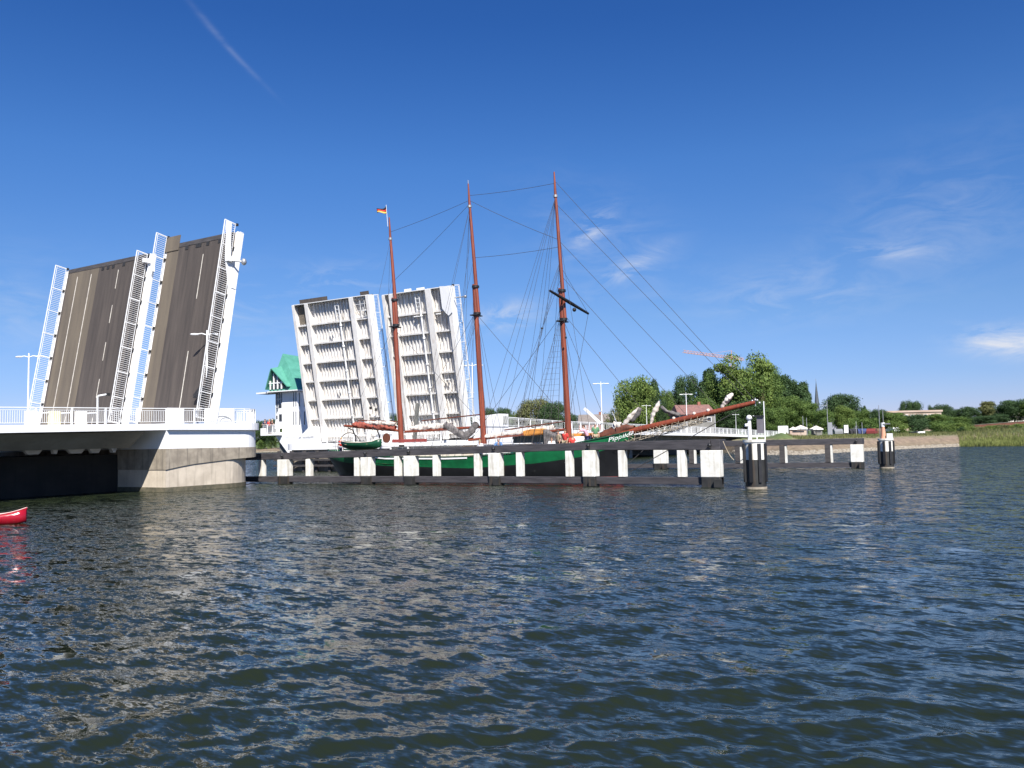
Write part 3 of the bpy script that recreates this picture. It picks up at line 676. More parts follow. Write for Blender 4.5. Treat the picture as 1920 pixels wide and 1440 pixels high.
# round dark lamp at the far left edge of the deck
t = thing('signal_post', (25.9, W0+1.1, dz(26)), 'small dark lantern on a short post at the left edge of the deck', 'signal post')
p0 = Vector((25.9, W0+1.1, dz(26)))
MB().tube([p0, p0+Vector((0, 0, 1.12))], .03, 6).build('post', M['white_clean'], t); MB().ball(p0+Vector((0, 0, 1.2)), .12, 8).build('lamp', M['pile_black'], t)

# ---------------------------------------------------------------- guide fences in the water
def guide_fence(name, label, xf, piles, posts, y0, y1, ztop, topth, lowz, wide):
    t = thing(name, (xf(0), (y0+y1)/2, 0), label, 'guide fence', 'bridge guide fences')
    ys = sorted([y0, y1]+[p[0] for p in piles if y0 < p[0] < y1])
    for a, b in zip(ys, ys[1:]):
        m = MB()
        m.hexa([(xf(a), a+.012, ztop(a)-topth(a)), (xf(a)+wide, a+.012, ztop(a)-topth(a)), (xf(b)+wide, b-.012, ztop(b)-topth(b)), (xf(b), b-.012, ztop(b)-topth(b)),
                (xf(a), a+.012, ztop(a)), (xf(a)+wide, a+.012, ztop(a)), (xf(b)+wide, b-.012, ztop(b)), (xf(b), b-.012, ztop(b))])
        m.build('top_beam', M['beam_grey'], t, bevel=.03)
        m = MB(); m.hexa([(xf(a)+.06, a+.01, lowz[0]), (xf(a)+.5, a+.01, lowz[0]), (xf(b)+.5, b-.01, lowz[0]), (xf(b)+.06, b-.01, lowz[0]), (xf(a)+.06, a+.01, lowz[1]), (xf(a)+.5, a+.01, lowz[1]), (xf(b)+.5, b-.01, lowz[1]), (xf(b)+.06, b-.01, lowz[1])])
        m.build('lower_beam', M['beam_grey'], t, bevel=.02)
    for y, wd in piles:
        zt = ztop(y)-topth(y)-.02; x = xf(y)
        p = MB().box((x-.22, y-wd/2, lowz[1]+.02), (x+.50, y+wd/2, zt)).build('pile', M['pile_white'], t, bevel=.035)
        MB().box((x-.20, y-wd/2+.02, -1.5), (x+.50, y+wd/2-.02, lowz[1]+.018)).build('pile_base', M['pile_black'], p, bevel=.03)
        MB().box((x-.50, y-wd/2-.12, .02), (x-.23, y-wd/2+.28, .48)).build('rubbing_block', M['pile_black'], p)
        MB().ball((x-.18, y, zt+.28), .13, 6).build('bolt_cap', M['black'], p)
    for y, wd in posts:
        x = xf(y)
        MB().box((x+.02, y-wd/2, lowz[1]+.012), (x+.44, y+wd/2, ztop(y)-topth(y)-.012)).build('post', M['pile_white'], t, bevel=.02)
    return t
near_posts = [(51.0, .42), (46.45, .42), (42.0, .42), (38.4, .42), (35.1, .42), (31.75, .42), (28.5, .42), (24.9, .42), (21.3, .44), (17.55, .46)]
near_piles = [(48.7, .95), (41.05, .82), (37.2, .82), (30.3, .80), (23.4, .84), (15.75, 1.12)]
xfn = lambda y: float(np.interp(y, [12, 30, 41, 48, 54], [47.45, 47.4, 47.1, 46.5, 45.9]))
gf = guide_fence('guide_fence', 'long dark beamed fence on white piles in front of the green sailing ship', xfn, near_piles, near_posts, 15.2, 54.5,
            lambda y: float(np.interp(y, [15, 24, 43, 54], [2.71, 2.68, 2.40, 2.30])), lambda y: float(np.interp(y, [15, 24, 54], [.60, .46, .50])), (.14, .56), 1.15)
xff = lambda y: float(np.interp(y, [10, 30, 48], [76.2, 74.3, 72]))
gf2 = guide_fence('guide_fence', 'farther dark beamed fence ending at a lone white pile before the beach', xff, [(12.7, .95), (29.45, 1.2), (44, 1.2)], [], 12.25, 50,
            lambda y: 2.50, lambda y: .50, (.10, .50), 1.1)
for y in (15.0, 18.7, 22.5, 26.6, 33.5, 37.5, 41):
    p = MB().box((xff(y)+.02, y-.22, .51), (xff(y)+.5, y+.22, 1.985)).build('post', M['timber_dark'], gf2)
    MB().box((xff(y)+.1, y-.36, .45), (xff(y)+.4, y-.222, 2.0)).build('white_strip', M['pile_white'], gf2)

def dolphin(x, y, r, zt, zw, label):
    t = thing('mooring_post', (x, y, 0), label, 'mooring post', 'striped mooring posts')
    MB().tube([(x, y, zw), (x, y, zt-.14)], r, 28, sm=True).build('upper_band', M['pile_white'], t)
    MB().tube([(x, y, -1.5), (x, y, zw-.004)], r*1.0, 28).build('lower_band', M['pile_black'], t)
    MB().tube([(x, y, zt-.138), (x, y, zt)], r*1.10, 28).build('cap', M['pile_white'], t, bevel=.02)
    for k in range(8):
        a = 2*math.pi*(k+.5)/8+.28
        cx, cy = x+(r+.02)*math.cos(a), y+(r+.02)*math.sin(a); ex = Vector((math.cos(a), math.sin(a), 0))
        MB().bar((cx, cy, .35), (cx, cy, zt-.22), .17, .16, ex).build('fender_timber', M['black'], t)
    MB().tube([(x, y, .0), (x, y, .1)], r*1.04, 28).build('waterline_ring', M['concrete'], t)
    return t
dl = dolphin(46.9, 13.1, .56, 2.66, 1.57, 'black and white striped mooring post carrying a white light column')
dolphin(76.4, 10.5, .56, 2.44, 1.38, 'smaller black and white striped mooring post with an orange beacon')
# light column on the near one
x, y = 46.6, 13.25
t = thing('light_column', (x, y, 2.66), 'white light column with round top on the striped mooring post', 'navigation light')
MB().tube([(x, y, 2.66), (x, y, 3.55), (x, y, 3.75)], [.11, .10, .085], 14).build('column', M['white_clean'], t)
MB().ball((x, y, 3.86), .15, 14).build('lamp', M['white_clean'], t); MB().tube([(x, y, 3.78), (x, y, 3.82)], .18, 14).build('collar', M['metal'], t)
MB().tube([(x-.05, y+.05, 3.45), (x-.16, y+.2, 3.45)], .09, 10).build('horn', M['white_clean'], t)
t = thing('signal_board', (47.1, 12.75, 2.66), 'dark signal board on thin posts beside the white light column', 'signal board')
MB().box((47.1, 12.62, 3.0), (47.16, 12.98, 3.88)).build('board', mat('grey_board', (.16, .15, .17), None, 3, .6), t)
MB().box((47.02, 12.58, 3.88), (47.3, 13.1, 3.98)).build('hood', M['black'], t)
for yy, zz in ((12.58, 4.75), (13.02, 3.0)): MB().tube([(47.18, yy, 2.66), (47.18, yy, zz)], .03, 6).build('post', M['white_clean'], t)
MB().tube([(47.18, 12.58, 3.95), (47.18, 13.2, 3.97)], .02, 6).build('crossbar', M['white_clean'], t)
# beacon on the far one
t = thing('beacon', (76.4, 10.6, 2.44), 'small orange and white beacon on the smaller striped mooring post', 'navigation light')
MB().tube([(76.4, 10.65, 2.44), (76.4, 10.65, 3.4)], [.22, .13], 10).build('column', M['crane'], t)
MB().tube([(76.4, 10.65, 3.4), (76.4, 10.65, 3.75)], .16, 10).build('lamp', M['white_clean'], t)
MB().box((76.2, 10.1, 3.6), (76.5, 10.6, 3.68)).build('panel', M['metal'], t)
MB().box((76.1, 9.95, 2.45), (76.6, 10.35, 2.85)).build('battery_box', M['white_clean'], t)
MB().tube([(76.4, 10.9, 2.44), (76.4, 10.9, 5.2)], .025, 6).build('antenna', M['metal'], t)
# slack rope from the fence end
pts = []
a, b = Vector((47.4, 15.0, 2.6)), Vector((47.6, 13.6, 2.2))
for k in range(13):
    q = a.lerp(b, k/12); q.z -= 4*.95*(k/12)*(1-k/12); pts.append(q)
tag(MB().tube(pts, .022, 5).build('slack_rope', M['rope_light']), 'pale rope sagging between the fence end and the striped post', 'rope')

# ---------------------------------------------------------------- the sailing ship
CX = 57.0
def I(y, ks): return float(np.interp(y, [k[0] for k in ks], [k[1] for k in ks]))
RAILZ = [(24.5, 3.42), (26, 3.05), (29, 2.45), (33, 1.95), (38, 1.72), (45, 1.78), (50, 2.15), (53.4, 2.45)]
HALF = [(24.5, .10), (25.3, .62), (26.5, 1.25), (28, 1.9), (30, 2.5), (33, 2.95), (38, 3.1), (45, 3.05), (49, 2.7), (51.5, 2.1), (53, 1.35), (53.5, .7)]
WLF = [(24.5, .25), (26, .40), (28, .62), (31, .82), (36, .95), (46, .92), (50, .72), (53.5, .35)]
GRN = [(24.5, 2.72), (26, 2.15), (28, 1.62), (31, 1.22), (37, .86), (46, 1.10), (50, 1.35), (53.5, 1.75)]
def rz_(y): return I(y, RAILZ)
ship = thing('sailing_ship', (CX, 39, 0), 'three-masted green-hulled sailing ship passing through the opened bridge', 'sailing ship')
ys = [24.5, 24.8, 25.3, 25.9, 26.5, 27.2, 28, 29, 30, 31.5, 33, 35, 37, 39, 41, 43, 45, 47, 48.5, 50, 51, 52, 52.8, 53.4]
mb = MB(); mi_rows = [2, 2, 1, 0, 0]
levels = []
for y in ys:
    b = I(y, HALF); wl = b*I(y, WLF); rz = rz_(y); g = I(y, GRN)
    stem = max(0, (26 - y))*.0
    yy = lambda z: y + (max(0, 3.4-z)*.28 if y < 25.3 else max(0, 3.4-z)*.28*max(0, (27.5-y)/2.2)) - (max(0, 1.8-z)*.5*max(0, (y-50)/3.4))
    row = []
    for z, hb in ((-1.3, wl*.25), (-.4, wl*.8), (.16, wl*1.02), (g, b*.93 if y > 28 else b*(.55+.38*(y-24.5)/3.5)), ((g+rz)/2, b*.98), (rz, b)):
        row.append((hb, yy(z), z))
    levels.append(row)
vs = []; nr = 6
for row in levels:
    vs += [(CX-h, y, z) for h, y, z in row]+[(CX+h, y, z) for h, y, z in row]
k = 2*nr
for i in range(len(ys)-1):
    for j in range(nr-1):
        for o in (0, nr):
            a = i*k+o+j; mb.add([vs[a], vs[a+1], vs[a+k+1], vs[a+k]], [(0, 1, 2, 3)] if o == 0 else [(3, 2, 1, 0)], mi_rows[j], True)
for i in (0, len(ys)-1):
    for j in range(nr-1): mb.add([vs[i*k+j], vs[i*k+j+1], vs[i*k+nr+j+1], vs[i*k+nr+j]], [(0, 1, 2, 3)], mi_rows[j])
hull = mb.build('hull', [M['hull_green'], M['hull_black'], M['hull_red']], ship)
wm_ = hull.modifiers.new('weld', 'WELD'); wm_.merge_threshold = .001
# deck and rail cap
mb = MB()
for y0, y1 in zip(ys, ys[1:]):
    b0, b1 = I(y0, HALF)-.12, I(y1, HALF)-.12; z0, z1 = rz_(y0)-.55, rz_(y1)-.55
    b0 = max(b0, .02); b1 = max(b1, .02)
    mb.add([(CX-b0, y0, z0), (CX+b0, y0, z0), (CX+b1, y1, z1), (CX-b1, y1, z1)], [(0, 1, 2, 3)])
mb.build('deck', M['deck_wood'], ship)
for s in (-1, 1):
    mb = MB()
    for y0, y1 in zip(ys[1:], ys[2:]):
        mb.bar((CX+s*(I(y0, HALF)-.02), y0, rz_(y0)+.04), (CX+s*(I(y1, HALF)-.02), y1, rz_(y1)+.04), .16, .07)
    mb.build('rail_cap', M['dinghy_green'], ship)
    mb = MB()
    mb2 = MB()
    for y0, y1 in zip(ys[12:], ys[13:]):        # white strip along the quarter, under the cap
        mb.bar((CX+s*(I(y0, HALF)+.005), y0, rz_(y0)-.10), (CX+s*(I(y1, HALF)+.005), y1, rz_(y1)-.10), .03, .12)
    mb.build('rubbing_strake', M['white_clean'], ship)
# name on the bow
def name_on_bow(side):
    cu = bpy.data.curves.new('name_lettering', 'FONT'); cu.body = 'Pippilotta'; cu.size = .44; cu.shear = .25; cu.extrude = .012; cu.space_character = 1.02
    o = bpy.data.objects.new('name_lettering', cu); COL.objects.link(o)
    bpy.context.view_layer.update()
    me = bpy.data.meshes.new_from_object(o); bpy.data.objects.remove(o)
    wd = max(v.co.x for v in me.vertices)
    pa_, pb_ = onx(1141, 829, 56.1), onx(1188, 813, 56.1)
    bpy.context.view_layer.update()
    for v in me.vertices:
        q = pa_.lerp(pb_, v.co.x/wd); y, z = q.y, q.z+v.co.y*1.0
        ok, hit, nrm, _i = hull.ray_cast(Vector((-6, y-hull['_o'][1], z-hull['_o'][2])), Vector((1, 0, 0)))
        hx = hit.x if ok else -.9
        v.co = (hx-.02-v.co.z, y-hull['_o'][1], z-hull['_o'][2])
    me.materials.clear(); me.materials.append(M['white_clean'])
    o = bpy.data.objects.new('name_lettering', me); COL.objects.link(o); o.parent = hull; o['_o'] = ship['_o']
name_on_bow(-1)
# star-shaped ornament ahead of the name
mb = MB()
for a in range(0, 180, 45): mb.bar((CX-.78, 25.2+.10*math.cos(R(a)), 3.02+.10*math.sin(R(a))), (CX-.78, 25.2-.10*math.cos(R(a)), 3.02-.10*math.sin(R(a))), .02, .02)
mb.build('bow_ornament', cloth('pale_green_paint', (.25, .5, .35)), hull)
# deckhouses
dh = MB().box((CX-1.9, 38.4, 1.2), (CX+1.9, 45.4, 2.62)).build('deckhouse', M['cream'], ship, bevel=.04)
rf = MB().hexa([(CX-2.3, 37.9, 2.63), (CX+2.3, 37.9, 2.63), (CX+2.3, 46.6, 2.80), (CX-2.3, 46.6, 2.80), (CX-2.15, 38.0, 2.75), (CX+2.15, 38.0, 2.75), (CX+2.15, 46.5, 2.95), (CX-2.15, 46.5, 2.95)]).build('roof', M['white_clean'], dh, bevel=.03)
for y in (38.9, 39.8, 40.7, 41.6, 42.5): MB().tube([(CX-1.93, y, 2.28), (CX-1.90, y, 2.28)], .17, 14).build('porthole', M['dark_glass'], dh)
for y in (43.4, 45.2): MB().box((CX-2.2, y-.06, 1.7), (CX-2.08, y+.06, 2.62)).build('awning_post', M['white_clean'], dh)
for y0, y1 in ((43.7, 44.6),): MB().box((CX-1.92, y0, 1.9), (CX-1.9, y1, 2.45)).build('window', M['dark_glass'], dh)
for y, s in ((44.4, .8), (43.1, .6), (45.6, .5)): MB().box((CX-1.2, y-s/2, 2.96), (CX-.4, y+s/2, 3.22)).build('red_locker', cloth('red_locker_paint', (.24, .04, .035)), dh, bevel=.03)
d2 = MB().box((CX-1.5, 32.9, 1.6), (CX+1.2, 36.6, 2.62)).build('deckhouse', M['white_wall'], ship, bevel=.06)
MB().box((CX-1.6, 32.8, 2.625), (CX+1.3, 36.7, 2.70)).build('roof', M['white_clean'], d2, bevel=.02)
MB().box((CX-1.53, 33.3, 1.9), (CX-1.50, 34.0, 2.4)).build('window', cloth('blue_window', (.05, .16, .30)), d2)
MB().box((CX-1.4, 28.0, 1.9), (CX+1.2, 28.9, 3.1)).build('companion_hood', M['white_wall'], ship, bevel=.05)
MB().box((CX-.9, 27.7, 3.10), (CX+.9, 29.1, 3.34)).build('orange_cover', M['orange'], ship, bevel=.06)
MB().slab([(CX-.8, 31.7, 3.35), (CX-.8, 33.3, 3.25), (CX-.8, 33.4, 3.6), (CX-.8, 32.7, 3.75), (CX-.8, 31.7, 3.78)], (1.2, 0, 0)).build('orange_cover', M['orange'], ship, bevel=.08)
MB().slab([(CX-.7, 31.65, 3.75), (CX-.7, 31.6, 2.4), (CX-.7, 29.7, 2.4), (CX-.7, 30.6, 3.2)], (1.3, 0, 0)).build('grey_cover', M['sail_grey'], ship, bevel=.08)
mb = MB()
for y in np.arange(33, 52, 1.15):
    mb.tube([(CX-I(y, HALF)+.1, y, rz_(y)), (CX-I(y, HALF)+.1, y, rz_(y)+.85)], .02, 5)
Y = list(np.arange(33, 52.1, 1.9))
for h in (.45, .83):
    mb.tube([(CX-I(y, HALF)+.1, y, rz_(y)+h) for y in Y], .016, 5)
mb.build('guard_rail', M['metal'], ship)
# masts
def mast(y0, zt, dy, hz, name='mast'):
    f = lambda z: Vector((CX, y0+dy*(z-1)/(zt-1), z))
    m = MB().tube([f(1.0), f(4), f(hz*.6), f(hz+1.2)], [.24, .235, .215, .185], 14).build('mast', M['mast'], ship)
    tp = MB().tube([f(hz-1.2)+Vector((0, -.24, 0)), f(hz+1.1)+Vector((0, -.16, 0)), f((hz+zt)/2)+Vector((0, -.08, 0)), f(zt-1.5), f(zt)], [.14, .15, .135, .10, .055], 12).build('topmast', M['mast'], m)
    z = hz+1.0; MB().tube([f(z)+Vector((0, -.1, -.09)), f(z)+Vector((0, -.1, .09))], .30, 12).build('mast_cap', M['black'], m)
    h = MB(); z = hz-1.2; h.tube([f(z)+Vector((0, -.1, -.09)), f(z)+Vector((0, -.1, .09))], .30, 12)
    h.bar(f(hz-1.35)+Vector((-.55, 0, 0)), f(hz-1.35)+Vector((.55, 0, 0)), .5, .08); h.build('crosstrees', M['black'], m)
    MB().tube([f(zt-1.9)+Vector((0, 0, -.1)), f(zt-1.9)+Vector((0, 0, .08))], .17, 10).build('truck_band', M['metal'], m)
    MB().tube([f(2.2), f(2.6)], .30, 12).build('mast_collar', M['mast_top'], m)
    return f, m
fm, mz = mast(45.7, 22.5, 1.15, 14.2)
fmm, mm_ = mast(37.35, 24.0, 1.15, 14.4)
ff, mf = mast(29.75, 23.5, .75, 13.2)
MB().tube([fmm(23.9), fmm(24.3)], .03, 5).build('mast_pin', M['metal'], mm_)
# yard on the foremast
ya, yb_ = atpx(1031, 545, 62.2), atpx(1103, 588, 66.2)
yd = MB().tube([ya, ya.lerp(yb_, .5), yb_], [.09, .14, .09], 10).build('yard', M['black'], ship)
MB().tube([ya.lerp(yb_, .3)+Vector((0, 0, 0)), ff(13.1)], .06, 6).build('yard_truss', M['black'], yd)
MB().ball(ya.lerp(yb_, .62)+Vector((0, 0, -.35)), .16, 8).build('block', M['black'], yd)
# booms, gaffs and furled sails
def lumpy(path, r0, seed, n=34, rad=12, sq=.8, grow=None):
    rg = random.Random(seed); P = [Vector(p) for p in path]; mb = MB(); pts = []; vs = []
    tot = [0]
    for a, b in zip(P, P[1:]): tot.append(tot[-1]+(b-a).length)
    for i in range(n+1):
        s = tot[-1]*i/n; j = max(0, min(len(P)-2, next((q for q in range(len(tot)-1) if s <= tot[q+1]), len(P)-2)))
        pts.append(P[j].lerp(P[j+1], (s-tot[j])/(tot[j+1]-tot[j])))
    ph = [rg.uniform(0, 6.28) for _ in range(8)]
    for i, p in enumerate(pts):
        d = (pts[min(i+1, n)]-pts[max(i-1, 0)]).normalized(); x = d.cross(Vector((0, 0, 1))); x = x.normalized() if x.length > .05 else Vector((1, 0, 0)); y = x.cross(d)
        rr = r0*(grow(i/n) if grow else 1)*(.75+.25*math.sin(math.pi*i/n)**.4)
        for k in range(rad):
            a = 2*math.pi*k/rad
            q = 1+.22*math.sin(3*a+ph[0]+i*.5)+.16*math.sin(5*a+ph[1]-i*.9)+.14*math.sin(i*1.7+ph[2])+rg.uniform(-.08, .08)
            vs.append(p+(x*math.cos(a)*sq+y*math.sin(a))*rr*q)
    fs = [(i*rad+k, i*rad+(k+1) % rad, (i+1)*rad+(k+1) % rad, (i+1)*rad+k) for i in range(n) for k in range(rad)]
    return mb.add(vs, fs, 0, True)
def spar(name, a, b, r, m='mast'): return MB().tube([a, Vector(a).lerp(Vector(b), .5), b], [r*.8, r, r*.8], 10).build(name, M[m], ship)
b1 = spar('boom', (CX, 52.2, 4.55), (CX, 46.0, 3.95), .13); lumpy([(CX, 51.2, 4.62), (CX, 46.4, 4.22)], .26, 1).build('furled_sail', cloth('tanbark_canvas', (.36, .09, .06)), b1)
spar('gaff', (CX, 50.6, 4.98), (CX, 46.1, 4.72), .07, 'mast_top'); lumpy([(CX-.1, 49.5, 4.75), (CX-.1, 46.3, 4.55)], .17, 11).build('sail_roll', M['sail'], b1)
b2 = spar('boom', (CX, 45.4, 3.85), (CX, 37.8, 4.05), .13); lumpy([(CX, 44.8, 4.1), (CX, 40.5, 4.3)], .22, 2).build('furled_sail', M['sail'], b2)
spar('gaff', (CX, 43.6, 4.72), (CX, 37.7, 5.05), .06, 'mast_top')
lumpy([(CX-.1, 41.2, 4.35), (CX-.1, 40.0, 3.75), (CX-.1, 39.2, 3.30), (CX-.1, 38.5, 3.75), (CX-.1, 38.0, 4.35)], .28, 3, n=22).build('hanging_sail', M['sail_grey'], b2)
b3 = spar('boom', (CX, 38.9, 3.02), (CX, 30.1, 3.65), .13); lumpy([(CX, 37.6, 3.25), (CX, 31.0, 3.82)], .20, 4).build('furled_sail', M['sail'], b3)
spar('gaff', (CX, 35.5, 3.75), (CX, 30.0, 4.28), .06, 'mast_top')
for bb, p0, p1 in ((b1, (CX, 48.5, 4.5), None),): pass
# slanting pipe behind the aft mast
MB().bar(Vector((58.2, 45.35, 3.0)), Vector((58.2, 44.95, 6.3)), .26, .26).build('slanting_spar', mat('weathered_grey_spar', (.20, .20, .18), (.12, .12, .11), 3, .8), ship)
# bowsprit
s0, s1 = Vector((CX, 28.2, 2.72)), Vector((CX, 15.75, 5.10))
bs = MB().tube([s0, s0.lerp(s1, .35), s0.lerp(s1, .98), s1], [.24, .235, .15, .12], 14).build('bowsprit', M['mast'], ship)
for k in (.42, .54, .66, .74): MB().ball(s0.lerp(s1, k)+Vector((-.05, 0, .2 if k > .5 else .05)), .13, 8).build('lead_block', M['sail'], bs)
hb = MB()
for dz_ in ((0, 0, .15), (-.1, -.15, .12), (0, .2, .1), (.1, -.25, -.05)): hb.ball(s1+Vector(dz_), .09, 8)
hb.tube([s1+Vector((0, 0, .3)), s1+Vector((0, 0, -.25))], .04, 6); hb.build('bowsprit_fitting', M['metal'], bs)
mb = lumpy([s0.lerp(s1, .06)+Vector((0, 0, .15)), s0.lerp(s1, .22)+Vector((0, 0, .28)), s0.lerp(s1, .3)+Vector((0, 0, .2))], .3, 21, n=12)
mb.build('knighthead_gear', M['mast_top'], bs)
def jib(k, px, py, r, seed, m='sail'):
    base_ = s0.lerp(s1, k)+Vector((0, 0, .15)); top = onx(px, py, CX)
    lumpy([base_, base_.lerp(top, .45)+Vector((0, .15, -.1)), top.lerp(base_, .12), top], r, seed, n=18, sq=1.0, grow=lambda t: .75+.9*t if t < .7 else 1.38-2.6*(t-.7)).build('furled_jib', M[m], bs)
jib(.20, 1198, 764, .14, 31); jib(.40, 1236, 752, .13, 32); jib(.815, 1374, 737, .14, 33)
lumpy([onx(1185, 790, CX), onx(1196, 775, CX), onx(1200, 764, CX)], .16, 34, n=10).build('furled_jib', M['sail_grey'], bs)
lumpy([onx(1275, 778, CX), onx(1250, 772, CX), onx(1240, 762, CX)], .13, 36, n=12).build('furled_jib', M['sail_grey'], bs)
lumpy([onx(1150, 800, CX), onx(1165, 798, CX)], .3, 35, n=8).build('headsail_bag', M['sail'], bs)
spar('catted_anchor_shaft', onx(1148, 772, CX-.5), onx(1158, 797, CX-.5), .03, 'metal')
MB().bar(onx(1096, 766, 60), onx(1127, 795, 60), .26, .16).build('boarding_plank', M['white_clean'], ship)
# bowsprit net, a loose web of rope from the spar to the bow
mb = MB(); rg = random.Random(8)
for s in (-1, 1):
    G = []
    for i in range(15):
        k = .2+.52*i/14; p = s0.lerp(s1, k); row = []
        for j in range(6):
            v = j/5; row.append(p+Vector((s*(.15+.75*v), 0, -.95*math.sin(v*2.2)*(1-.5*i/14)+rg.uniform(-.04, .04))))
        G.append(row)
    for i in range(15):
        for j in range(6):
            if i < 14: mb.tube([G[i][j], G[i+1][j]], .013, 4, caps=False)
            if j < 5: mb.tube([G[i][j], G[i][j+1]], .013, 4, caps=False)
    for k in range(26):
        i, j = rg.randint(0, 13), rg.randint(0, 4); mb.tube([G[i][j], G[i+1][j+1]], .02, 4, caps=False)
    mb.build('bowsprit_net', M['rope_light'], bs); mb = MB()
mb = MB()
for dx in (0,): mb.tube([s0.lerp(s1, .97), Vector((CX, 24.9, .5))], .03, 6); mb.tube([s0.lerp(s1, .55), Vector((CX, 25.0, 1.1))], .025, 6)
mb.build('bobstay', M['rope'], bs)
# rigging
def rg_(name, segs, r=.014, m='rope', par=ship, extra=None):
    mb = MB()
    for a, b in (extra[0] if extra else ()): mb.tube([a, b], extra[1], 3, caps=False)
    for a, b in segs:
        a = Vector(a); b = Vector(b); L = (b-a).length
        sag = .012*L if abs((b-a).normalized().z) < .6 else 0
        pts = [a.lerp(b, t)-Vector((0, 0, 4*sag*t*(1-t))) for t in (0, .25, .5, .75, 1)] if sag else [a, b]
        mb.tube(pts, r, 4, caps=False)
    return mb.build(name, M[m], par)
def railp(y, s=-1): return Vector((CX+s*(I(y, HALF)-.02), y, rz_(y)+.05))
for fn, y0, hz, zt, sp, back in ((fm, 45.7, 14.2, 22.5, (0, .7, 1.4, 2.1), (3.1, 4.2)), (fmm, 37.35, 14.4, 24.0, (0, .8, 1.6, 2.4), (3.2, 4.4, 5.0)), (ff, 29.75, 13.2, 23.5, (-.2, .5, 1.2, 1.9, 2.6), (3.6, 4.6, 5.6, 6.6))):
    for s in (-1, 1):
        sh = [(fn(hz-.6), railp(y0+d, s)) for d in sp]
        if s < 0:
            rt = []
            for z in np.arange(3.2, hz-1.5, .42 if fn is ff else .8):
                q = [a.lerp(b, (a.z-z)/(a.z-b.z)) for a, b in sh]
                rt += list(zip(q, q[1:]))
            rg_('shroud', sh, .014, extra=(rt, .008) if fn is ff else None)
        else: rg_('shroud', sh, .014)
        rg_('backstay', [(fn(zt-2 if i else hz+3), railp(y0+d, s)) for i, d in enumerate(back)], .013)
for n_, a, b in (('triatic_stay', fm(21.2), fmm(22.6)), ('triatic_stay', fm(16.8), fmm(22.3)), ('triatic_stay', fmm(23.0), ff(22.6)), ('triatic_stay', fmm(22.6), ff(18.2)), ('triatic_stay', fmm(17.8), ff(17.6)),
                 ('flying_stay', fmm(13.2), ff(4.3)), ('flying_stay', fm(12.6), fmm(4.3))):
    rg_(n_, [(a, b)], .016)
for z, k in ((22.8, 1.0), (21.0, .97), (18.2, .80), (15.5, .62), (12.6, .42), (12.2, .15)): rg_('forestay', [(ff(z), s0.lerp(s1, k)+Vector((0, 0, .12)))], .015)
rg_('halyard', [(ff(18), Vector((CX-1.5, 28.6, 3.0))), (ff(20), Vector((CX-1, 27.5, 3))), (ff(13.4), Vector((CX-2.6, 31.6, 2.3))), (ff(16), Vector((CX-2.4, 33.5, 2.1))), (ff(15), Vector((CX-2.2, 35.0, 2.1)))], .013)
rg_('halyard', [(fmm(20), Vector((CX-2.6, 39.6, 2.0))), (fmm(13), Vector((CX-1.5, 36.0, 2.6))), (fmm(12.5), Vector((CX-2.6, 41, 2)))], .013)
rg_('yard_lift', [(ya, ff(16.3)), (yb_, ff(16.3)), (ya, Vector((CX-2, 33, 2.4))), (yb_, Vector((CX+1.5, 31, 2.6)))], .016)
rg_('topping_lift', [(Vector((CX, 51.8, 4.6)), fm(13.2)), (Vector((CX, 45.0, 4.0)), fmm(13.4)), (Vector((CX, 38.6, 3.1)), ff(12.4))], .016)
for (a, b, t) in ((ff(18), Vector((CX-1.5, 28.6, 3.0)), .5), (ff(15), Vector((CX-2.2, 35.0, 2.1)), .28)): MB().ball(a.lerp(b, t), .09, 6).build('rigging_block', M['black'], ship)
# side fenders and ornaments hanging on the hull
def fender_ball(x, y, z, r, label):
    t = thing('boat_fender', (x, y, z-r), label, 'boat fender')
    MB().ball((x, y, z), r, 12, sc=(1, 1, 1.25)).build('ball', M['orange'] if r > .3 else M['white_clean'], t)
    MB().tube([(x, y, z+r), (x+.1, y, rz_(y))], .02, 5).build('rope', M['rope'], t)
xw = lambda y, z: CX-I(y, HALF)*(.93 if z > .8 else .9)
fender_ball(xw(34.4, .5)-.35, 34.35, .62, .36, 'orange ball fender hanging on the green hull between two white piles')
t = thing('life_ring', (xw(35.8, .5)-.1, 36.05, .3), 'white ring hanging low on the hull beside the orange ball fender', 'life ring')
MB().tube([(xw(36, .5)-.12, 36.1+.32*math.cos(R(a)), .62+.34*math.sin(R(a))) for a in range(150, 391, 20)], .06, 6).build('ring', M['white_clean'], t)

# dinghy on its davits
dg = thing('dinghy', (53.45, 47.0, 2.35), 'small dark green dinghy hung from davits at the ship stern', 'dinghy')
mb = MB(); st = []
for i in range(13):
    t_ = i/12; y = 49.1-4.1*t_; b = .78*math.sin(math.pi*min(1, .16+.84*(1-t_)))**.6 if t_ > 0 else .55
    b = .62*(1-abs(2*t_-.9)**2.6*.75) if t_ < 1 else .05
    sheer = 3.02+.16*(2*t_-1)**2+(.10 if t_ > .9 else 0); kz = 2.42+.25*(2*t_-1)**4
    st.append([(53.45+s*bb, y, z) for s, bb, z in ((-1, b, sheer), (-1, b*.9, (sheer+kz)/2+.02), (-1, b*.45, kz+.06), (1, 0, kz), (1, b*.45, kz+.06), (1, b*.9, (sheer+kz)/2+.02), (1, b, sheer))])
vs = [p for r_ in st for p in r_]; fs = [(i*7+j, i*7+j+1, (i+1)*7+j+1, (i+1)*7+j) for i in range(12) for j in range(6)]
mb.add(vs, fs, 0, True); mb.add(st[0], [tuple(range(7))]); hd = mb.build('hull', M['dinghy_green'], dg)
so_ = hd.modifiers.new('solid', 'SOLIDIFY'); so_.thickness = .04
mb = MB()
for y in (46.2, 47.4, 48.4): mb.box((52.95, y-.12, 2.86), (53.95, y+.12, 2.90))
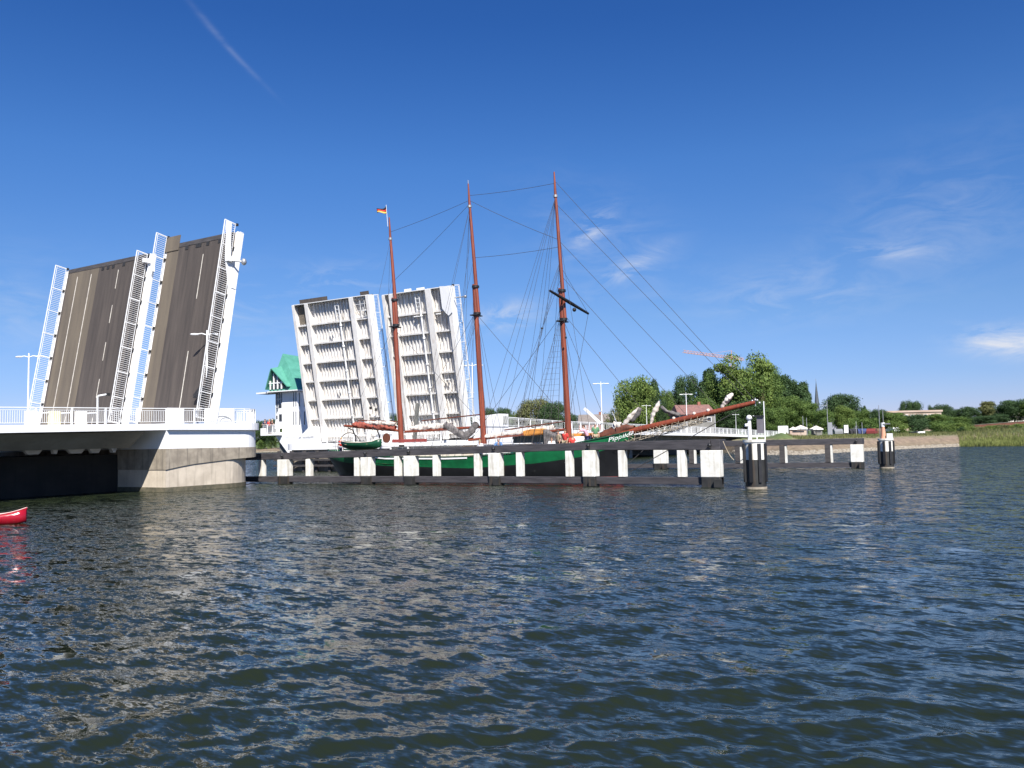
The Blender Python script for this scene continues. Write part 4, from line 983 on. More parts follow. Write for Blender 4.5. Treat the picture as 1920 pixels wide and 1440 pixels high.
mb.build('thwart', M['deck_wood'], dg)
mb = MB()
for s in (0, 6): mb.tube([r_[s] for r_ in st], .03, 6)
mb.build('gunwale', M['cream'], dg)
for y in (48.6, 46.0):
    p = Vector((54.5, y, 1.9)); MB().tube([p, p+Vector((-.1, 0, 1.6)), p+Vector((-.4, 0, 2.15)), p+Vector((-1.0, 0, 2.35))], .05, 8).build('davit', M['black'], ship)
    rg_('davit_fall', [(p+Vector((-1.0, 0, 2.35)), (53.45, y, 2.95))], .02)
# steering gear and crane-like arch at the stern
MB().tube([(CX-1.2+.05, 50.6-1.4*math.cos(R(a)), 2.4+1.5*math.sin(R(a))) for a in range(20, 181, 16)], .035, 6).build('awning_hoop', M['black'], ship)
mb = MB()
for y in (50.9, 51.5): mb.tube([(CX-1.7, y, 2.3), (CX-1.7, y, 3.5)], .03, 5)
for z in (2.7, 3.0, 3.3): mb.bar((CX-1.7, 50.6, z), (CX-1.7, 52.2, z), .05, .05)
mb.build('stern_pulpit', M['white_clean'], ship)
MB().tube([(CX-.9, 46.7, 3.35+0), (CX-.86, 46.7, 3.35)], .42, 16).build('steering_wheel', M['mast_top'], ship)

# flag at the aft masthead
fl = thing('flag', tuple(onx(727, 412, CX)), 'black, red and gold flag flying above the aft mast', 'flag')
p_t, p_b = onx(724, 384, CX), onx(727, 412, CX)
MB().tube([p_b-Vector((0, 0, .6)), p_t], .02, 5).build('staff', M['white_clean'], fl)
for k, (mname, c) in enumerate((('flag_black', (.02, .02, .02)), ('flag_red', (.70, .04, .03)), ('flag_gold', (.85, .52, .10)))):
    vs = []
    for i in range(11):
        u = i/10
        for j in range(3):
            v = (k+j/2)/3
            vs.append(p_t+Vector((.12*math.sin(5*u+v), .98*u, -.06-.62*v*(1-.35*u)-.20*u-.10*math.sin(4*u+1.5*v))))
    fs = [(i*3+j, i*3+j+1, (i+1)*3+j+1, (i+1)*3+j) for i in range(10) for j in range(2)]
    o = MB().add(vs, fs, 0, True).build('flag_band', cloth(mname, c), fl)
    s_ = o.modifiers.new('solid', 'SOLIDIFY'); s_.thickness = .01

# ---------------------------------------------------------------- people
def skin_mesh(joints, edges, sub=1):
    me = bpy.data.meshes.new('tmp'); me.from_pydata([j[0] for j in joints], edges, [])
    o = bpy.data.objects.new('tmp', me); COL.objects.link(o)
    o.modifiers.new('s', 'SKIN')
    if sub: q = o.modifiers.new('b', 'SUBSURF'); q.levels = sub; q.render_levels = sub
    sv = me.skin_vertices[0].data
    for i, j in enumerate(joints):
        r = j[1]; sv[i].radius = (r if hasattr(r, '__len__') else (r, r)); sv[i].use_root = (i == 0)
    bpy.context.view_layer.update()
    dg_ = bpy.context.evaluated_depsgraph_get()
    out = bpy.data.meshes.new_from_object(o.evaluated_get(dg_))
    bpy.data.objects.remove(o); bpy.data.meshes.remove(me)
    for p in out.polygons: p.use_smooth = True
    return out
def person(pose, shirt, trousers, hair, label):
    """faces -Y, feet at z = 0 (pelvis height depends on the pose)"""
    sit = pose in ('sit', 'paddle')
    ph = .92 if not sit else (.50 if pose == 'sit' else .16)
    lean = {'stand': 0, 'sit': -.08, 'reach': -.28, 'lean': -.22, 'paddle': -.05}[pose]
    J = {}
    P = Vector((0, 0, ph)); J['pel'] = (P, (.155, .115))
    J['belly'] = (P+Vector((0, lean*.35, .18)), (.14, .105)); J['chest'] = (P+Vector((0, lean*.8, .40)), (.17, .12))
    J['neck'] = (P+Vector((0, lean*1.05, .56)), .058); nb = P+Vector((0, lean*1.15-.01, .64)); J['jaw'] = (nb, .07); J['head'] = (nb+Vector((0, -.015, .10)), (.083, .10)); J['crown'] = (nb+Vector((0, 0, .18)), (.065, .075))
    J['nose'] = (nb+Vector((0, -.115, .075)), .014)
    E_ = [('pel', 'belly'), ('belly', 'chest'), ('chest', 'neck'), ('neck', 'jaw'), ('jaw', 'head'), ('head', 'crown'), ('head', 'nose')]
    for s, sd in ((-1, 'L'), (1, 'R')):
        ear = nb+Vector((s*.092, .01, .075)); J['ear'+sd] = (ear, .014); E_.append(('head', 'ear'+sd))
        sh = P+Vector((s*.20, lean*.95, .50)); J['sh'+sd] = (sh, .065); E_.append(('chest', 'sh'+sd))
        if pose == 'stand': el, wr = sh+Vector((s*.05, .02, -.28)), sh+Vector((s*.04, -.08, -.52))
        elif pose == 'sit': el, wr = sh+Vector((s*.07, -.06, -.27)), sh+Vector((s*.0, -.28, -.36))
        elif pose == 'reach': el, wr = sh+Vector((s*.10, -.22, -.10)), sh+Vector((s*.12, -.45, -.02 if s < 0 else -.25))
        elif pose == 'lean': el, wr = sh+Vector((s*.08, -.16, -.23)), sh+Vector((s*.02, -.38, -.30))
        else: el, wr = sh+Vector((s*.12, -.14, -.20)), sh+Vector((s*.02+.05, -.36, -.14))
        J['el'+sd] = (el, .042); J['wr'+sd] = (wr, .028); E_ += [('sh'+sd, 'el'+sd), ('el'+sd, 'wr'+sd)]
        d = (wr-el).normalized(); palm = wr+d*.075; J['palm'+sd] = (palm, (.036, .018)); E_.append(('wr'+sd, 'palm'+sd))
        sx_ = Vector((1, 0, 0)); dn = Vector((0, -.2, -.9))
        for q, (off, L) in enumerate(((-.03, .070), (-.010, .082), (.010, .078), (.030, .062))):
            m1 = palm+sx_*off+d*(L*.55); m2 = m1+(d*.6+dn*.5).normalized()*L*.5
            J[f'f{q}a'+sd] = (m1, .0095); J[f'f{q}b'+sd] = (m2, .008); E_ += [('palm'+sd, f'f{q}a'+sd), (f'f{q}a'+sd, f'f{q}b'+sd)]
        J['th'+sd] = (wr+d*.05-sx_*s*.045, .011); E_.append(('wr'+sd, 'th'+sd))
        hip = P+Vector((s*.095, 0, -.05)); J['hip'+sd] = (hip, .092)
        if sit:
            kn = hip+Vector((s*.06, -.42, .0 if pose == 'sit' else .12)); an = Vector((kn.x, kn.y-.04 if pose == 'sit' else kn.y-.36, .08))
        else: kn = hip+Vector((s*.02, -.03, -.41)); an = Vector((kn.x+s*.01, .02, .08))
        J['kn'+sd] = (kn, .062); J['an'+sd] = (an, .042); J['toe'+sd] = (an+Vector((s*.02, -.17, -.045)), (.04, .028))
        E_ += [('pel', 'hip'+sd), ('hip'+sd, 'kn'+sd), ('kn'+sd, 'an'+sd), ('an'+sd, 'toe'+sd)]
    names = list(J); idx = {n: i for i, n in enumerate(names)}
    def grow(sel, g, cut=None):
        nn = [n for n in names if n in sel]; ii = {n: i for i, n in enumerate(nn)}
        return skin_mesh([(J[n][0], tuple(r+g for r in J[n][1]) if hasattr(J[n][1], '__len__') else J[n][1]+g) for n in nn], [(ii[a], ii[b]) for a, b in E_ if a in ii and b in ii], 1)
    body = bpy.data.objects.new('person', skin_mesh([J[n] for n in names], [(idx[a], idx[b]) for a, b in E_], 1)); COL.objects.link(body); body.data.materials.append(M['skin'])
    tag(body, label, 'person')
    for nm, sel, g, m in (('shirt', ['pel', 'belly', 'chest', 'shL', 'elL', 'shR', 'elR'], .036, shirt), ('trousers', ['pel', 'hipL', 'knL', 'anL', 'hipR', 'knR', 'anR'], .03, trousers)):
        me = grow(sel, g); me.materials.append(m); o = bpy.data.objects.new(nm, me); COL.objects.link(o); o.parent = body
    hm = MB(); c = J['head'][0]+Vector((0, .025, .045)); hm.ball(c, .108, 12, sc=(.92, 1.02, .95)); o = hm.build('hair', hair, origin=(0, 0, 0)); o.parent = body
    ey = MB()
    for s in (-1, 1): ey.ball(J['head'][0]+Vector((s*.032, -.088, .0)), .011, 6)
    o = ey.build('eyes', M['black'], origin=(0, 0, 0)); o.parent = body
    return body
C_ = CL
zd = lambda y: rz_(y)-.55
for pose, sh, tr, hr, x, y, z, rz, lab in (
    ('sit', 'white', 'navy', 0, 54.6, 30.3, None, -1.2, 'person in white shirt and navy trousers sitting at the right end of the grey cover'),
    ('stand', 'red', 'khaki', 0, 55.2, 29.3, None, -1.8, 'person in red shirt standing in front of the foremast foot'),
    ('sit', 'red', 'black', 1, 54.9, 28.8, None, -.9, 'person in red top sitting right at the foremast foot'),
    ('reach', 'pink', 'navy', 0, 55.3, 27.7, None, 3.3, 'person in pink shirt stretching an arm towards the foremast'),
    ('stand', 'green', 'khaki', 2, 55.7, 27.2, None, -1.0, 'person in green shirt standing before the white hood near the bow'),
    ('stand', 'khaki', 'black', 0, 56.2, 29.8, None, -2.0, 'person in sand shirt standing just left of the foremast'),
    ('stand', 'white', 'blue', 1, 54.9, 36.3, None, -1.5, 'person in white shirt standing right of the middle mast'),
    ('lean', 'blue', 'grey', 2, 55.0, 34.6, None, -1.2, 'person in blue shirt leaning at the white deckhouse'),
    ('stand', 'red', 'navy', 1, 55.0, 51.3, None, -1.4, 'person in red shirt at the stern beside the dinghy')):
    p = person(pose, C_[sh], C_[tr], HAIR[hr], lab); place(p, (min(x, 99) if y > 53 else CX-max(.25, I(y, HALF)-.75), y, zd(y) if z is None else z), rz)

# ---------------------------------------------------------------- control tower
tw = thing('control_tower', (76.5, 77.5, 0), 'white bridge control tower with green gabled copper roof and balcony', 'control tower')
KX, KY, LY, RX_ = 74.0, 75.35, 79.2, 79.6
MB().box((KX, KY, 3.9), (RX_, LY-1.35, 9.4)).build('wall', M['white_wall'], tw)
gl = MB().box((KX+.25, LY-1.349, 5.2), (RX_-.2, LY-.05, 9.4)).build('glass_bay', M['glass'], tw)
m = MB()
for k in range(4): m.box((KX+.18, LY-1.33+k*.42, 5.2), (KX+.248, LY-1.28+k*.42, 9.4))
for z in (6.4, 7.6, 8.6): m.box((KX+.17, LY-1.33, z), (KX+.245, LY-.05, z+.05))
m.build('mullions', M['white_clean'], gl)
MB().slab([(KX+.02, LY-1.33, 5.0), (KX+.02, LY+.05, 5.0), (KX+.02, LY-.35, 6.8), (KX+.02, LY-1.33, 8.2)], (.22, 0, 0)).build('stepped_panel', M['white_wall'], tw)
for y0, y1, z0, z1 in ((LY-1.25, LY-.75, 7.55, 7.95), (LY-1.3, LY-.85, 5.9, 6.75), (LY-.55, LY-.35, 6.2, 6.6)): MB().box((KX-.03, y0, z0), (KX+.0, y1, z1)).build('window', M['dark_glass'], tw)
for y0 in (KX,): pass
for (x0, x1) in ((KX+.35, KX+.47), (KX+1.15, KX+1.27)):
    for z0, z1 in ((7.6, 9.3), (5.4, 7.0)): MB().box((x0, KY-.03, z0), (x1, KY, z1)).build('slit_window', M['dark_glass'], tw)
for yy in (KY+.12, KY+.5):
    for z0, z1 in ((7.6, 9.3), (5.4, 7.0)): MB().box((KX-.025, yy, z0), (KX, yy+.1, z1)).build('slit_window', M['dark_glass'], tw)
# cantilevered foot
MB().slab([(KX+.02, KY, 3.88), (KX+.02, KY, 1.0), (KX+.02, KY+.55, 1.0), (KX+.02, LY-.1, 4.18), (KX+.02, LY-.1, 4.55), (KX+.02, LY-1.36, 4.55), (KX+.02, LY-1.36, 3.88)], (.5, 0, 0)).build('slanting_foot', M['white_wall'], tw)
MB().slab([(KX+.55, KY, 3.88), (KX+.55, KY, -1), (KX+.55, LY-.3, -1), (KX+.55, LY-.3, 3.88)], (4.2, 0, 0)).build('base_wall', M['concrete_dark'], tw)
MB().box((76.3, KY-.04, 2.5), (78.3, KY-.003, 4.6)).build('doorway', mat('tan_door', (.42, .34, .24), None, 3, .8), tw)
# balcony
bc = MB(); bc.slab([(KX-.6, LY-1.4, 4.2), (KX-.6, LY+1.75, 4.2), (KX-.6, LY+1.75, 4.42), (KX-.6, LY-1.4, 4.42)], (3.2, 0, 0)); bc.box((KX-.6, LY+.9, 4.42), (KX-.45, LY+1.75, 5.1)); bc.box((KX-.6, LY-1.4, 4.42), (KX-.45, LY-.9, 5.5))
bc.build('balcony', M['white_wall'], tw)
r_, b_ = MB(), MB(); rail(r_, b_, [(KX-.5, LY-1.2, 4.42), (KX-.5, LY+1.6, 4.42), (KX+2.4, LY+1.6, 4.42)], (0, 0, 1), 1.1, .9, .18); r_.build('balcony_railing', M['white_clean'], tw); b_.build('baluster_infill', M['white_clean'], tw)
# roof: hipped main roof with a steep gable towards the channel
EZ = 9.55
MB().box((KX-.9, KY-1.0, EZ-.12), (RX_+.5, LY+.3, EZ)).build('eaves_slab', M['white_clean'], tw)
MB().box((KX-.7, LY+.301, EZ-.22), (KX+1.2, LY+2.4, EZ-.04)).build('lookout_boom', M['white_clean'], tw)
x0, x1, y0, y1 = KX-.75, RX_+.4, KY-.9, LY+.15; yc = LY-.75
rA, rB = (KX+.7, yc, 14.25), (RX_-.2, yc, 14.0)
mb = MB()
vs = [(x0, y0, EZ+.01), (x1, y0, EZ+.01), (x1, y1, EZ+.01), (x0, y1, EZ+.01), rA, rB]
mb.add(vs, [(0, 1, 5, 4), (1, 2, 5), (2, 3, 4, 5), (3, 0, 4), (0, 3, 2, 1)])
mb.build('roof', M['roof_green'], tw)
ap = Vector((x0-.60, yc-.15, 12.2))                      # front gable
bL, bR = Vector((x0-.35, y1+.15, EZ+.2)), Vector((x0-.35, KY+.55, EZ+.35))
bk = Vector((KX+1.9, yc-.15, 12.9))
mb = MB()
for q, qb in ((bL, Vector((KX+2, y1+.1, EZ+.2))), (bR, Vector((KX+2.6, KY-.2, EZ+.35)))):
    n = (q-ap).cross(bk-ap).normalized()
    if n.z < 0: n = -n
    mb.slab([ap, q, qb, bk], n*.12)
mb.build('gable_roof', M['roof_green'], tw)
g = x0-.05
MB().slab([(g, yc-.15, 11.7), (g, y1-.45, EZ+.3), (g, KY+1.1, EZ+.3)], (.1, 0, 0)).build('gable_glazing', M['dark_glass'], tw)
mb = MB()
for yy, zt in ((yc-1.4, 10.9), (yc-.75, 11.6), (yc-.1, 11.9), (yc+.5, 11.0)): mb.box((g-.12, yy-.07, EZ+.2), (g-.002, yy+.07, zt-.2))
mb.box((g-.10, KY+1.0, EZ+.9), (g-.001, yc+.8, EZ+1.02)); mb.build('gable_frame', M['white_clean'], tw)
for k, (yy, sh) in enumerate(((LY+1.35, 'navy'), (LY+.75, 'red'), (LY+.1, 'black'))):
    p = person('lean' if k != 1 else 'stand', C_[sh], C_['navy'], HAIR[k], ('person in navy at the outer end of the tower balcony', 'person in red in the middle of the tower balcony', 'person in black next to the wall on the tower balcony')[k])
    place(p, (KX-.1, yy, 4.42), -1.2)

# ---------------------------------------------------------------- canoe with paddler
cn_ = thing('canoe', tuple(cam2w(-21.6, 33.9, 0)), 'red canoe on the water entering at the left edge', 'canoe')
A, B = cam2w(-19.45, 34.25, 0), cam2w(-24.3, 33.3, 0); e = (B-A).normalized(); nrm = Vector((-e.y, e.x, 0)); Lc = (B-A).length
st = []
for i in range(21):
    t_ = i/20; b = .42*max(.02, math.sin(math.pi*t_))**.55; sh_ = .36+.26*abs(2*t_-1)**4; kz = -.08+.14*abs(2*t_-1)**6
    c = A+e*(Lc*t_)
    st.append([c+nrm*(s*bb)+Vector((0, 0, z)) for s, bb, z in ((-1, b*.97, sh_), (-1, b, .22), (-1, b*.75, kz+.05), (0, 0, kz), (1, b*.75, kz+.05), (1, b, .22), (1, b*.97, sh_))])
mb = MB().add([p for r_ in st for p in r_], [(i*7+j, i*7+j+1, (i+1)*7+j+1, (i+1)*7+j) for i in range(20) for j in range(6)], 0, True)
h = mb.build('hull', M['red_canoe'], cn_); q = h.modifiers.new('solid', 'SOLIDIFY'); q.thickness = .02
mb = MB()
for s in (0, 6): mb.tube([r_[s] for r_ in st], .018, 6)
mb.build('gunwale', mat('pale_pink_trim', (.75, .45, .42), None, 3, .4), cn_)
for k in (.25, .42): MB().bar(A+e*Lc*k-nrm*.38+Vector((0, 0, .30)), A+e*Lc*k+nrm*.38+Vector((0, 0, .30)), .2, .03).build('seat', M['deck_wood'], cn_)
pd = thing('paddle', tuple(cam2w(-20.4, 33.6, .7)), 'white bladed paddle tip at the left edge above the canoe', 'paddle')
pa, pb = cam2w(-20.55, 33.85, .72), cam2w(-21.9, 33.6, .55)
MB().tube([pa, pb], .018, 6).build('shaft', M['metal'], pd); MB().bar(pa, pa-(pb-pa).normalized()*.22, .12, .03).build('blade', M['white_clean'], pd)
p = person('paddle', C_['navy'], C_['black'], HAIR[0], 'person in navy shirt paddling the red canoe'); q = A+e*(Lc*.53); place(p, (q.x, q.y, .10), math.atan2(-e.y, -e.x)+math.pi/2)

# ---------------------------------------------------------------- trees
def foliage(name, c0, c1):
    c0 = tuple(x*1.42 for x in c0); c1 = tuple(x*1.5 for x in c1)
    m = bpy.data.materials.new(name); m.use_nodes = True; t = m.node_tree; b = t.nodes['Principled BSDF']
    b.inputs['Roughness'].default_value = .65; b.inputs['Specular IOR Level'].default_value = .25
    g = t.nodes.new('ShaderNodeTexCoord'); n = t.nodes.new('ShaderNodeTexNoise'); n.inputs['Scale'].default_value = .55; n.inputs['Detail'].default_value = 4
    oi = t.nodes.new('ShaderNodeObjectInfo'); ad = t.nodes.new('ShaderNodeVectorMath'); ad.operation = 'ADD'
    t.links.new(g.outputs['Object'], ad.inputs[0]); t.links.new(oi.outputs['Location'], ad.inputs[1]); t.links.new(ad.outputs[0], n.inputs['Vector'])
    n2 = t.nodes.new('ShaderNodeNewGeometry'); r = t.nodes.new('ShaderNodeValToRGB'); e = r.color_ramp.elements
    mxx = t.nodes.new('ShaderNodeMath'); mxx.operation = 'MULTIPLY_ADD'; t.links.new(n2.outputs['Random Per Island'], mxx.inputs[0]); mxx.inputs[1].default_value = .35; t.links.new(n.outputs['Fac'], mxx.inputs[2])
    e[0].position = .45; e[0].color = (*c0, 1); e[1].position = .85; e[1].color = (*c1, 1)
    t.links.new(mxx.outputs[0], r.inputs[0]); t.links.new(r.outputs[0], b.inputs['Base Color'])
    tr = t.nodes.new('ShaderNodeBsdfTranslucent'); t.links.new(r.outputs[0], tr.inputs[0]); mx_ = t.nodes.new('ShaderNodeMixShader'); mx_.inputs[0].default_value = .22
    t.links.new(b.outputs[0], mx_.inputs[1]); t.links.new(tr.outputs[0], mx_.inputs[2]); t.links.new(mx_.outputs[0], t.nodes['Material Output'].inputs[0])
    return m
FOL = dict(light=foliage('light_green_leaves', (.055, .092, .020), (.118, .160, .038)), mid=foliage('mid_green_leaves', (.040, .075, .018), (.090, .135, .032)),
           dark=foliage('dark_green_leaves', (.020, .042, .016), (.045, .078, .028)), olive=foliage('olive_leaves', (.06, .075, .03), (.13, .13, .05)))
def crown_mesh(seed, H, Wd, kind, n=2600):
    rg = np.random.RandomState(seed)
    lumps = []
    if kind == 'round': k, zlo = 60, .18
    elif kind == 'tall': k, zlo = 40, .12
    elif kind == 'open': k, zlo = 46, .22
    else: k, zlo = 16, .10
    for i in range(k):
        t = rg.uniform(zlo, .93)
        if kind == 'round': w_ = math.sqrt(max(0, 1-((t-.58)/.45)**2))
        elif kind == 'tall': w_ = (1-abs(t-.4)*1.1)
        elif kind == 'open': w_ = math.sqrt(max(0, 1-((t-.62)/.42)**2))
        else: w_ = math.sqrt(max(0, 1-((t-.4)/.62)**2))
        a = rg.uniform(0, 6.28); rr = Wd/2*w_*(rg.uniform(.30, .80) if kind != 'open' else rg.uniform(.45, .9))
        s = (Wd*rg.uniform(.13, .21) if kind != 'open' else Wd*rg.uniform(.09, .15))
        lumps.append((rr*math.cos(a), rr*math.sin(a), t*H, s, s*rg.uniform(.6, .95)*(1.4 if kind == 'tall' else 1)))
    if kind != 'open': lumps += [(0, 0, H*.55, Wd*.36, H*.30), (0, 0, H*.55, Wd*.36, H*.30), (0, 0, H*.42, Wd*.36, H*.24), (0, 0, H*.80, Wd*.24, H*.17)]
    vs = []; fs = []; per = n//len(lumps)
    q = .13 if H > 5 else .075
    for (x, y, z, s, sz) in lumps:
        for j in range(per):
            d = rg.normal(size=3); d /= np.linalg.norm(d); r = rg.uniform(.55, 1.08)
            if rg.rand() < .08: r *= 1.25
            c = np.array([x+d[0]*s*r, y+d[1]*s*r, z+d[2]*sz*r])
            nrm = d+rg.normal(size=3)*.5; nrm /= np.linalg.norm(nrm); u = np.cross(nrm, rg.normal(size=3)); u /= np.linalg.norm(u); v = np.cross(nrm, u)
            a_, b_ = q*rg.uniform(.6, 1.5), q*rg.uniform(.5, 1.1)
            o = len(vs); vs += [tuple(c-u*a_-v*b_*.4), tuple(c+u*.1*a_-v*b_), tuple(c+u*a_+v*.3*b_), tuple(c-u*.2*a_+v*b_)]; fs.append((o, o+1, o+2, o+3))
    me = bpy.data.meshes.new('crown'); me.from_pydata(vs, [], fs); me.update(); return me
def trunk_mesh(seed, H, Wd):
    rg = random.Random(seed); mb = MB(); mb.tube([(0, 0, -.6), (.1, 0, H*.25), (0, .1, H*.5), (.1, .1, H*.78)], [.035*H*.6, .028*H*.6, .018*H*.6, .006*H], 8)
    for i in range(7):
        a = rg.uniform(0, 6.28); z = H*rg.uniform(.22, .55); L = Wd*rg.uniform(.25, .4)
        mb.tube([(.05, .05, z), (L*.5*math.cos(a), L*.5*math.sin(a), z+H*.10), (L*math.cos(a), L*math.sin(a), z+H*.2)], [.012*H*.6, .008*H*.6, .003*H], 6)
    me = bpy.data.meshes.new('trunk'); me.from_pydata(mb.v, [], mb.f); me.materials.append(M['trunk']); me.update(); return me
PROTO = {}
for kind, seeds in (('round', (1, 2, 3)), ('tall', (4, 5)), ('open', (6,)), ('bush', (7, 8))):
    H, Wd = (10, 9) if kind == 'round' else (10, 5) if kind == 'tall' else (10, 10) if kind == 'open' else (3, 4)
    PROTO[kind] = [(crown_mesh(s, H, Wd, kind, 18000 if kind == 'open' else 20000 if kind != 'bush' else 3000), trunk_mesh(s, H, Wd)) for s in seeds]
CACHE = {}
def tree(px0, px1, ytop, depth, kind, fol, label, seed=0, group='trees on the shore', ybase=None, cat='tree', name='tree'):
    px = (px0+px1)/2; zt = atpx(px, ytop, depth).z; p = at(px, depth); z0 = gz(p)-.1
    H = max(1.5, zt-z0); Wd = (px1-px0)/1600*depth*(1.3 if kind == 'tall' and px0 > 1430 else 1.12)
    ph, pw = (10, 9) if kind == 'round' else (10, 5) if kind == 'tall' else (10, 10) if kind == 'open' else (3, 4)
    v = seed % len(PROTO[kind]); cr, tk = PROTO[kind][v]
    key = (kind, v, fol)
    if key not in CACHE: m_ = cr.copy(); m_.materials.append(FOL[fol]); CACHE[key] = m_
    t = thing(name, (p.x, p.y, z0), label, cat, group, rz=seed*1.3)
    t.scale = (Wd/pw, Wd/pw, H/ph)
    o = bpy.data.objects.new('crown', CACHE[key]); COL.objects.link(o); o.parent = t
    if kind != 'bush': o = bpy.data.objects.new('trunk', tk); COL.objects.link(o); o.parent = t
    return t
# main group right of the ship
T = [(1153, 1230, 707, 232, 'round', 'light', 'broad light green tree right of the foremast lamp', 1), (1205, 1240, 712, 252, 'tall', 'dark', 'dark narrow tree just behind the broad light green tree', 2),
     (1128, 1172, 762, 215, 'bush', 'olive', 'low olive bush left of the broad light green tree', 3), (1236, 1266, 731, 240, 'round', 'mid', 'small mid-green tree in the gap right of the light green tree', 4),
     (1222, 1252, 752, 236, 'round', 'dark', 'low dark tree at the right foot of the light green tree', 5), (1258, 1310, 705, 250, 'round', 'dark', 'dark rounded tree behind the tall ramp lamp', 6),
     (1306, 1356, 693, 245, 'tall', 'dark', 'tall dark tree left of the highest crown', 7), (1318, 1372, 706, 232, 'round', 'mid', 'mid-green tree under the left side of the highest crown', 8),
     (1340, 1455, 669, 228, 'open', 'light', 'highest tree with open light green crown and sky gaps', 9), (1352, 1440, 715, 224, 'round', 'mid', 'full mid-green crown filling below the highest tree', 10),
     (1410, 1468, 690, 235, 'round', 'mid', 'mid-green tree at the right shoulder of the highest crown', 11), (1418, 1436, 716, 221, 'bush', 'olive', 'rusty brown dying bough in front of the highest tree', 12),
     (1440, 1488, 704, 244, 'tall', 'dark', 'dark poplar-like tree right of the highest crown', 13), (1474, 1512, 713, 246, 'tall', 'dark', 'second dark pointed tree right of the highest crown', 14),
     (1495, 1520, 717, 248, 'tall', 'dark', 'dark pointed tree left of the church spire', 15), (1448, 1500, 742, 226, 'round', 'mid', 'rounded green tree above the white van', 16),
     (1488, 1535, 752, 224, 'round', 'mid', 'rounded green tree above the cafe parasols', 17), (1380, 1440, 752, 215, 'round', 'dark', 'dark tree behind the light column', 18),
     (1290, 1345, 745, 222, 'round', 'mid', 'green tree right behind the red roofed house', 19), (1340, 1392, 757, 214, 'round', 'dark', 'dark low tree right of the red roofed house', 20),
     (1425, 1470, 765, 208, 'round', 'mid', 'low green tree left of the white van', 21),
     (1545, 1608, 738, 250, 'round', 'dark', 'wide dark tree right of the church spire', 22), (1560, 1602, 762, 222, 'round', 'light', 'lighter green tree in front of the wide dark tree', 23),
     (1522, 1562, 768, 216, 'round', 'mid', 'low green tree beside the tall grey pole', 24), (1598, 1635, 768, 232, 'round', 'mid', 'low green tree right of the wide dark tree', 25),
     (1612, 1624, 761, 236, 'tall', 'dark', 'tiny pointed conifer top left of the long flat building', 26), (1630, 1668, 768, 228, 'round', 'dark', 'low dark tree in front of the long building left end', 27),
     (1655, 1700, 773, 224, 'round', 'mid', 'low green tree before the middle of the long building', 28), (1690, 1735, 777, 222, 'round', 'dark', 'low dark tree before the long building right half', 29),
     (1684, 1708, 752, 285, 'round', 'dark', 'left of two dark round crowns above the long building', 30), (1702, 1727, 752, 285, 'round', 'dark', 'right of two dark round crowns above the long building', 31),
     (1738, 1750, 761, 270, 'round', 'dark', 'small dark crown at the right end of the long building', 32), (1748, 1786, 759, 262, 'round', 'dark', 'dark crown right of the long building', 33),
     (1728, 1775, 776, 225, 'round', 'mid', 'green tree below the dark crown right of the long building', 34), (1774, 1800, 768, 264, 'round', 'dark', 'small dark crown in the dip of the tree line', 35),
     (1792, 1838, 763, 262, 'round', 'dark', 'wide low dark crown left of the thin poplars', 36), (1834, 1866, 753, 262, 'tall', 'olive', 'thin leaved poplar clump with light showing through', 37),
     (1770, 1820, 782, 228, 'round', 'mid', 'green tree above the green bushes on the bank', 38), (1815, 1862, 780, 232, 'round', 'dark', 'dark tree below the thin poplars', 39),
     (1868, 1932, 749, 245, 'round', 'dark', 'large dark round tree at the right edge', 40), (1856, 1890, 776, 238, 'round', 'dark', 'dark low tree left of the large right edge tree', 41), (1915, 1975, 755, 240, 'round', 'mid', 'green tree cut by the right edge', 42),
     (1575, 1612, 782, 208, 'bush', 'mid', 'green bush behind the white sign board', 43), (1608, 1655, 784, 206, 'bush', 'mid', 'green bush behind the parked cars', 44), (1655, 1700, 786, 208, 'bush', 'light', 'light green bush behind the orange beacon', 45),
     (1698, 1745, 786, 212, 'bush', 'dark', 'dark bush behind the small shore boats', 46), (1742, 1790, 788, 212, 'bush', 'mid', 'mid-green bush left of the bright bank bushes', 47), (1765, 1815, 793, 207, 'bush', 'light', 'bright green bush at the top of the gravel slope', 48),
     (1800, 1850, 800, 205, 'bush', 'light', 'bright green bush on the grassy bank', 49), (1845, 1900, 806, 202, 'bush', 'olive', 'yellow-green bush low on the grassy bank', 50), (1890, 1950, 803, 204, 'bush', 'light', 'green bush on the bank at the right edge', 51),
     (1790, 1812, 806, 196, 'bush', 'dark', 'dark bush at the end of the gravel slope', 52)]
for a in T: tree(a[0], a[1], a[2], a[3], a[4], a[5], a[6], a[7])
# far bank behind the bridge and the ship
back = [(468, 500, 790, 'mid', 'dark'), (488, 520, 786, 'round', 'dark'), (515, 545, 792, 'round', 'mid'), (545, 580, 795, 'round', 'dark'), (580, 618, 790, 'round', 'mid'), (618, 655, 788, 'round', 'dark'), (655, 695, 786, 'round', 'mid'),
        (695, 728, 786, 'round', 'dark'), (724, 752, 777, 'round', 'dark'), (748, 785, 784, 'round', 'mid'), (785, 825, 785, 'round', 'dark'), (825, 862, 783, 'round', 'mid'), (862, 905, 782, 'round', 'dark')]
where = ['left of the control tower, behind the pier', 'just left of the tower foot', 'behind the tower balcony', 'behind the tower wall', 'behind the left edge of the ribbed leaf', 'behind the ribbed leaf nearest the tower', 'behind the right side of the first ribbed leaf',
         'in the gap between the ribbed leaves, left part', 'in the gap between the ribbed leaves beside the aft mast', 'behind the left of the rightmost leaf', 'behind the middle of the rightmost leaf', 'behind the right of the rightmost leaf', 'behind the two lamps left of the middle mast']
for k, (a, b, yt, kd, fo) in enumerate(back):
    d = shore_r((a+b)/2)+16; tree(a, b+6, yt, d*.97, 'round', fo, 'far bank tree '+where[k], k, 'trees on the far bank')
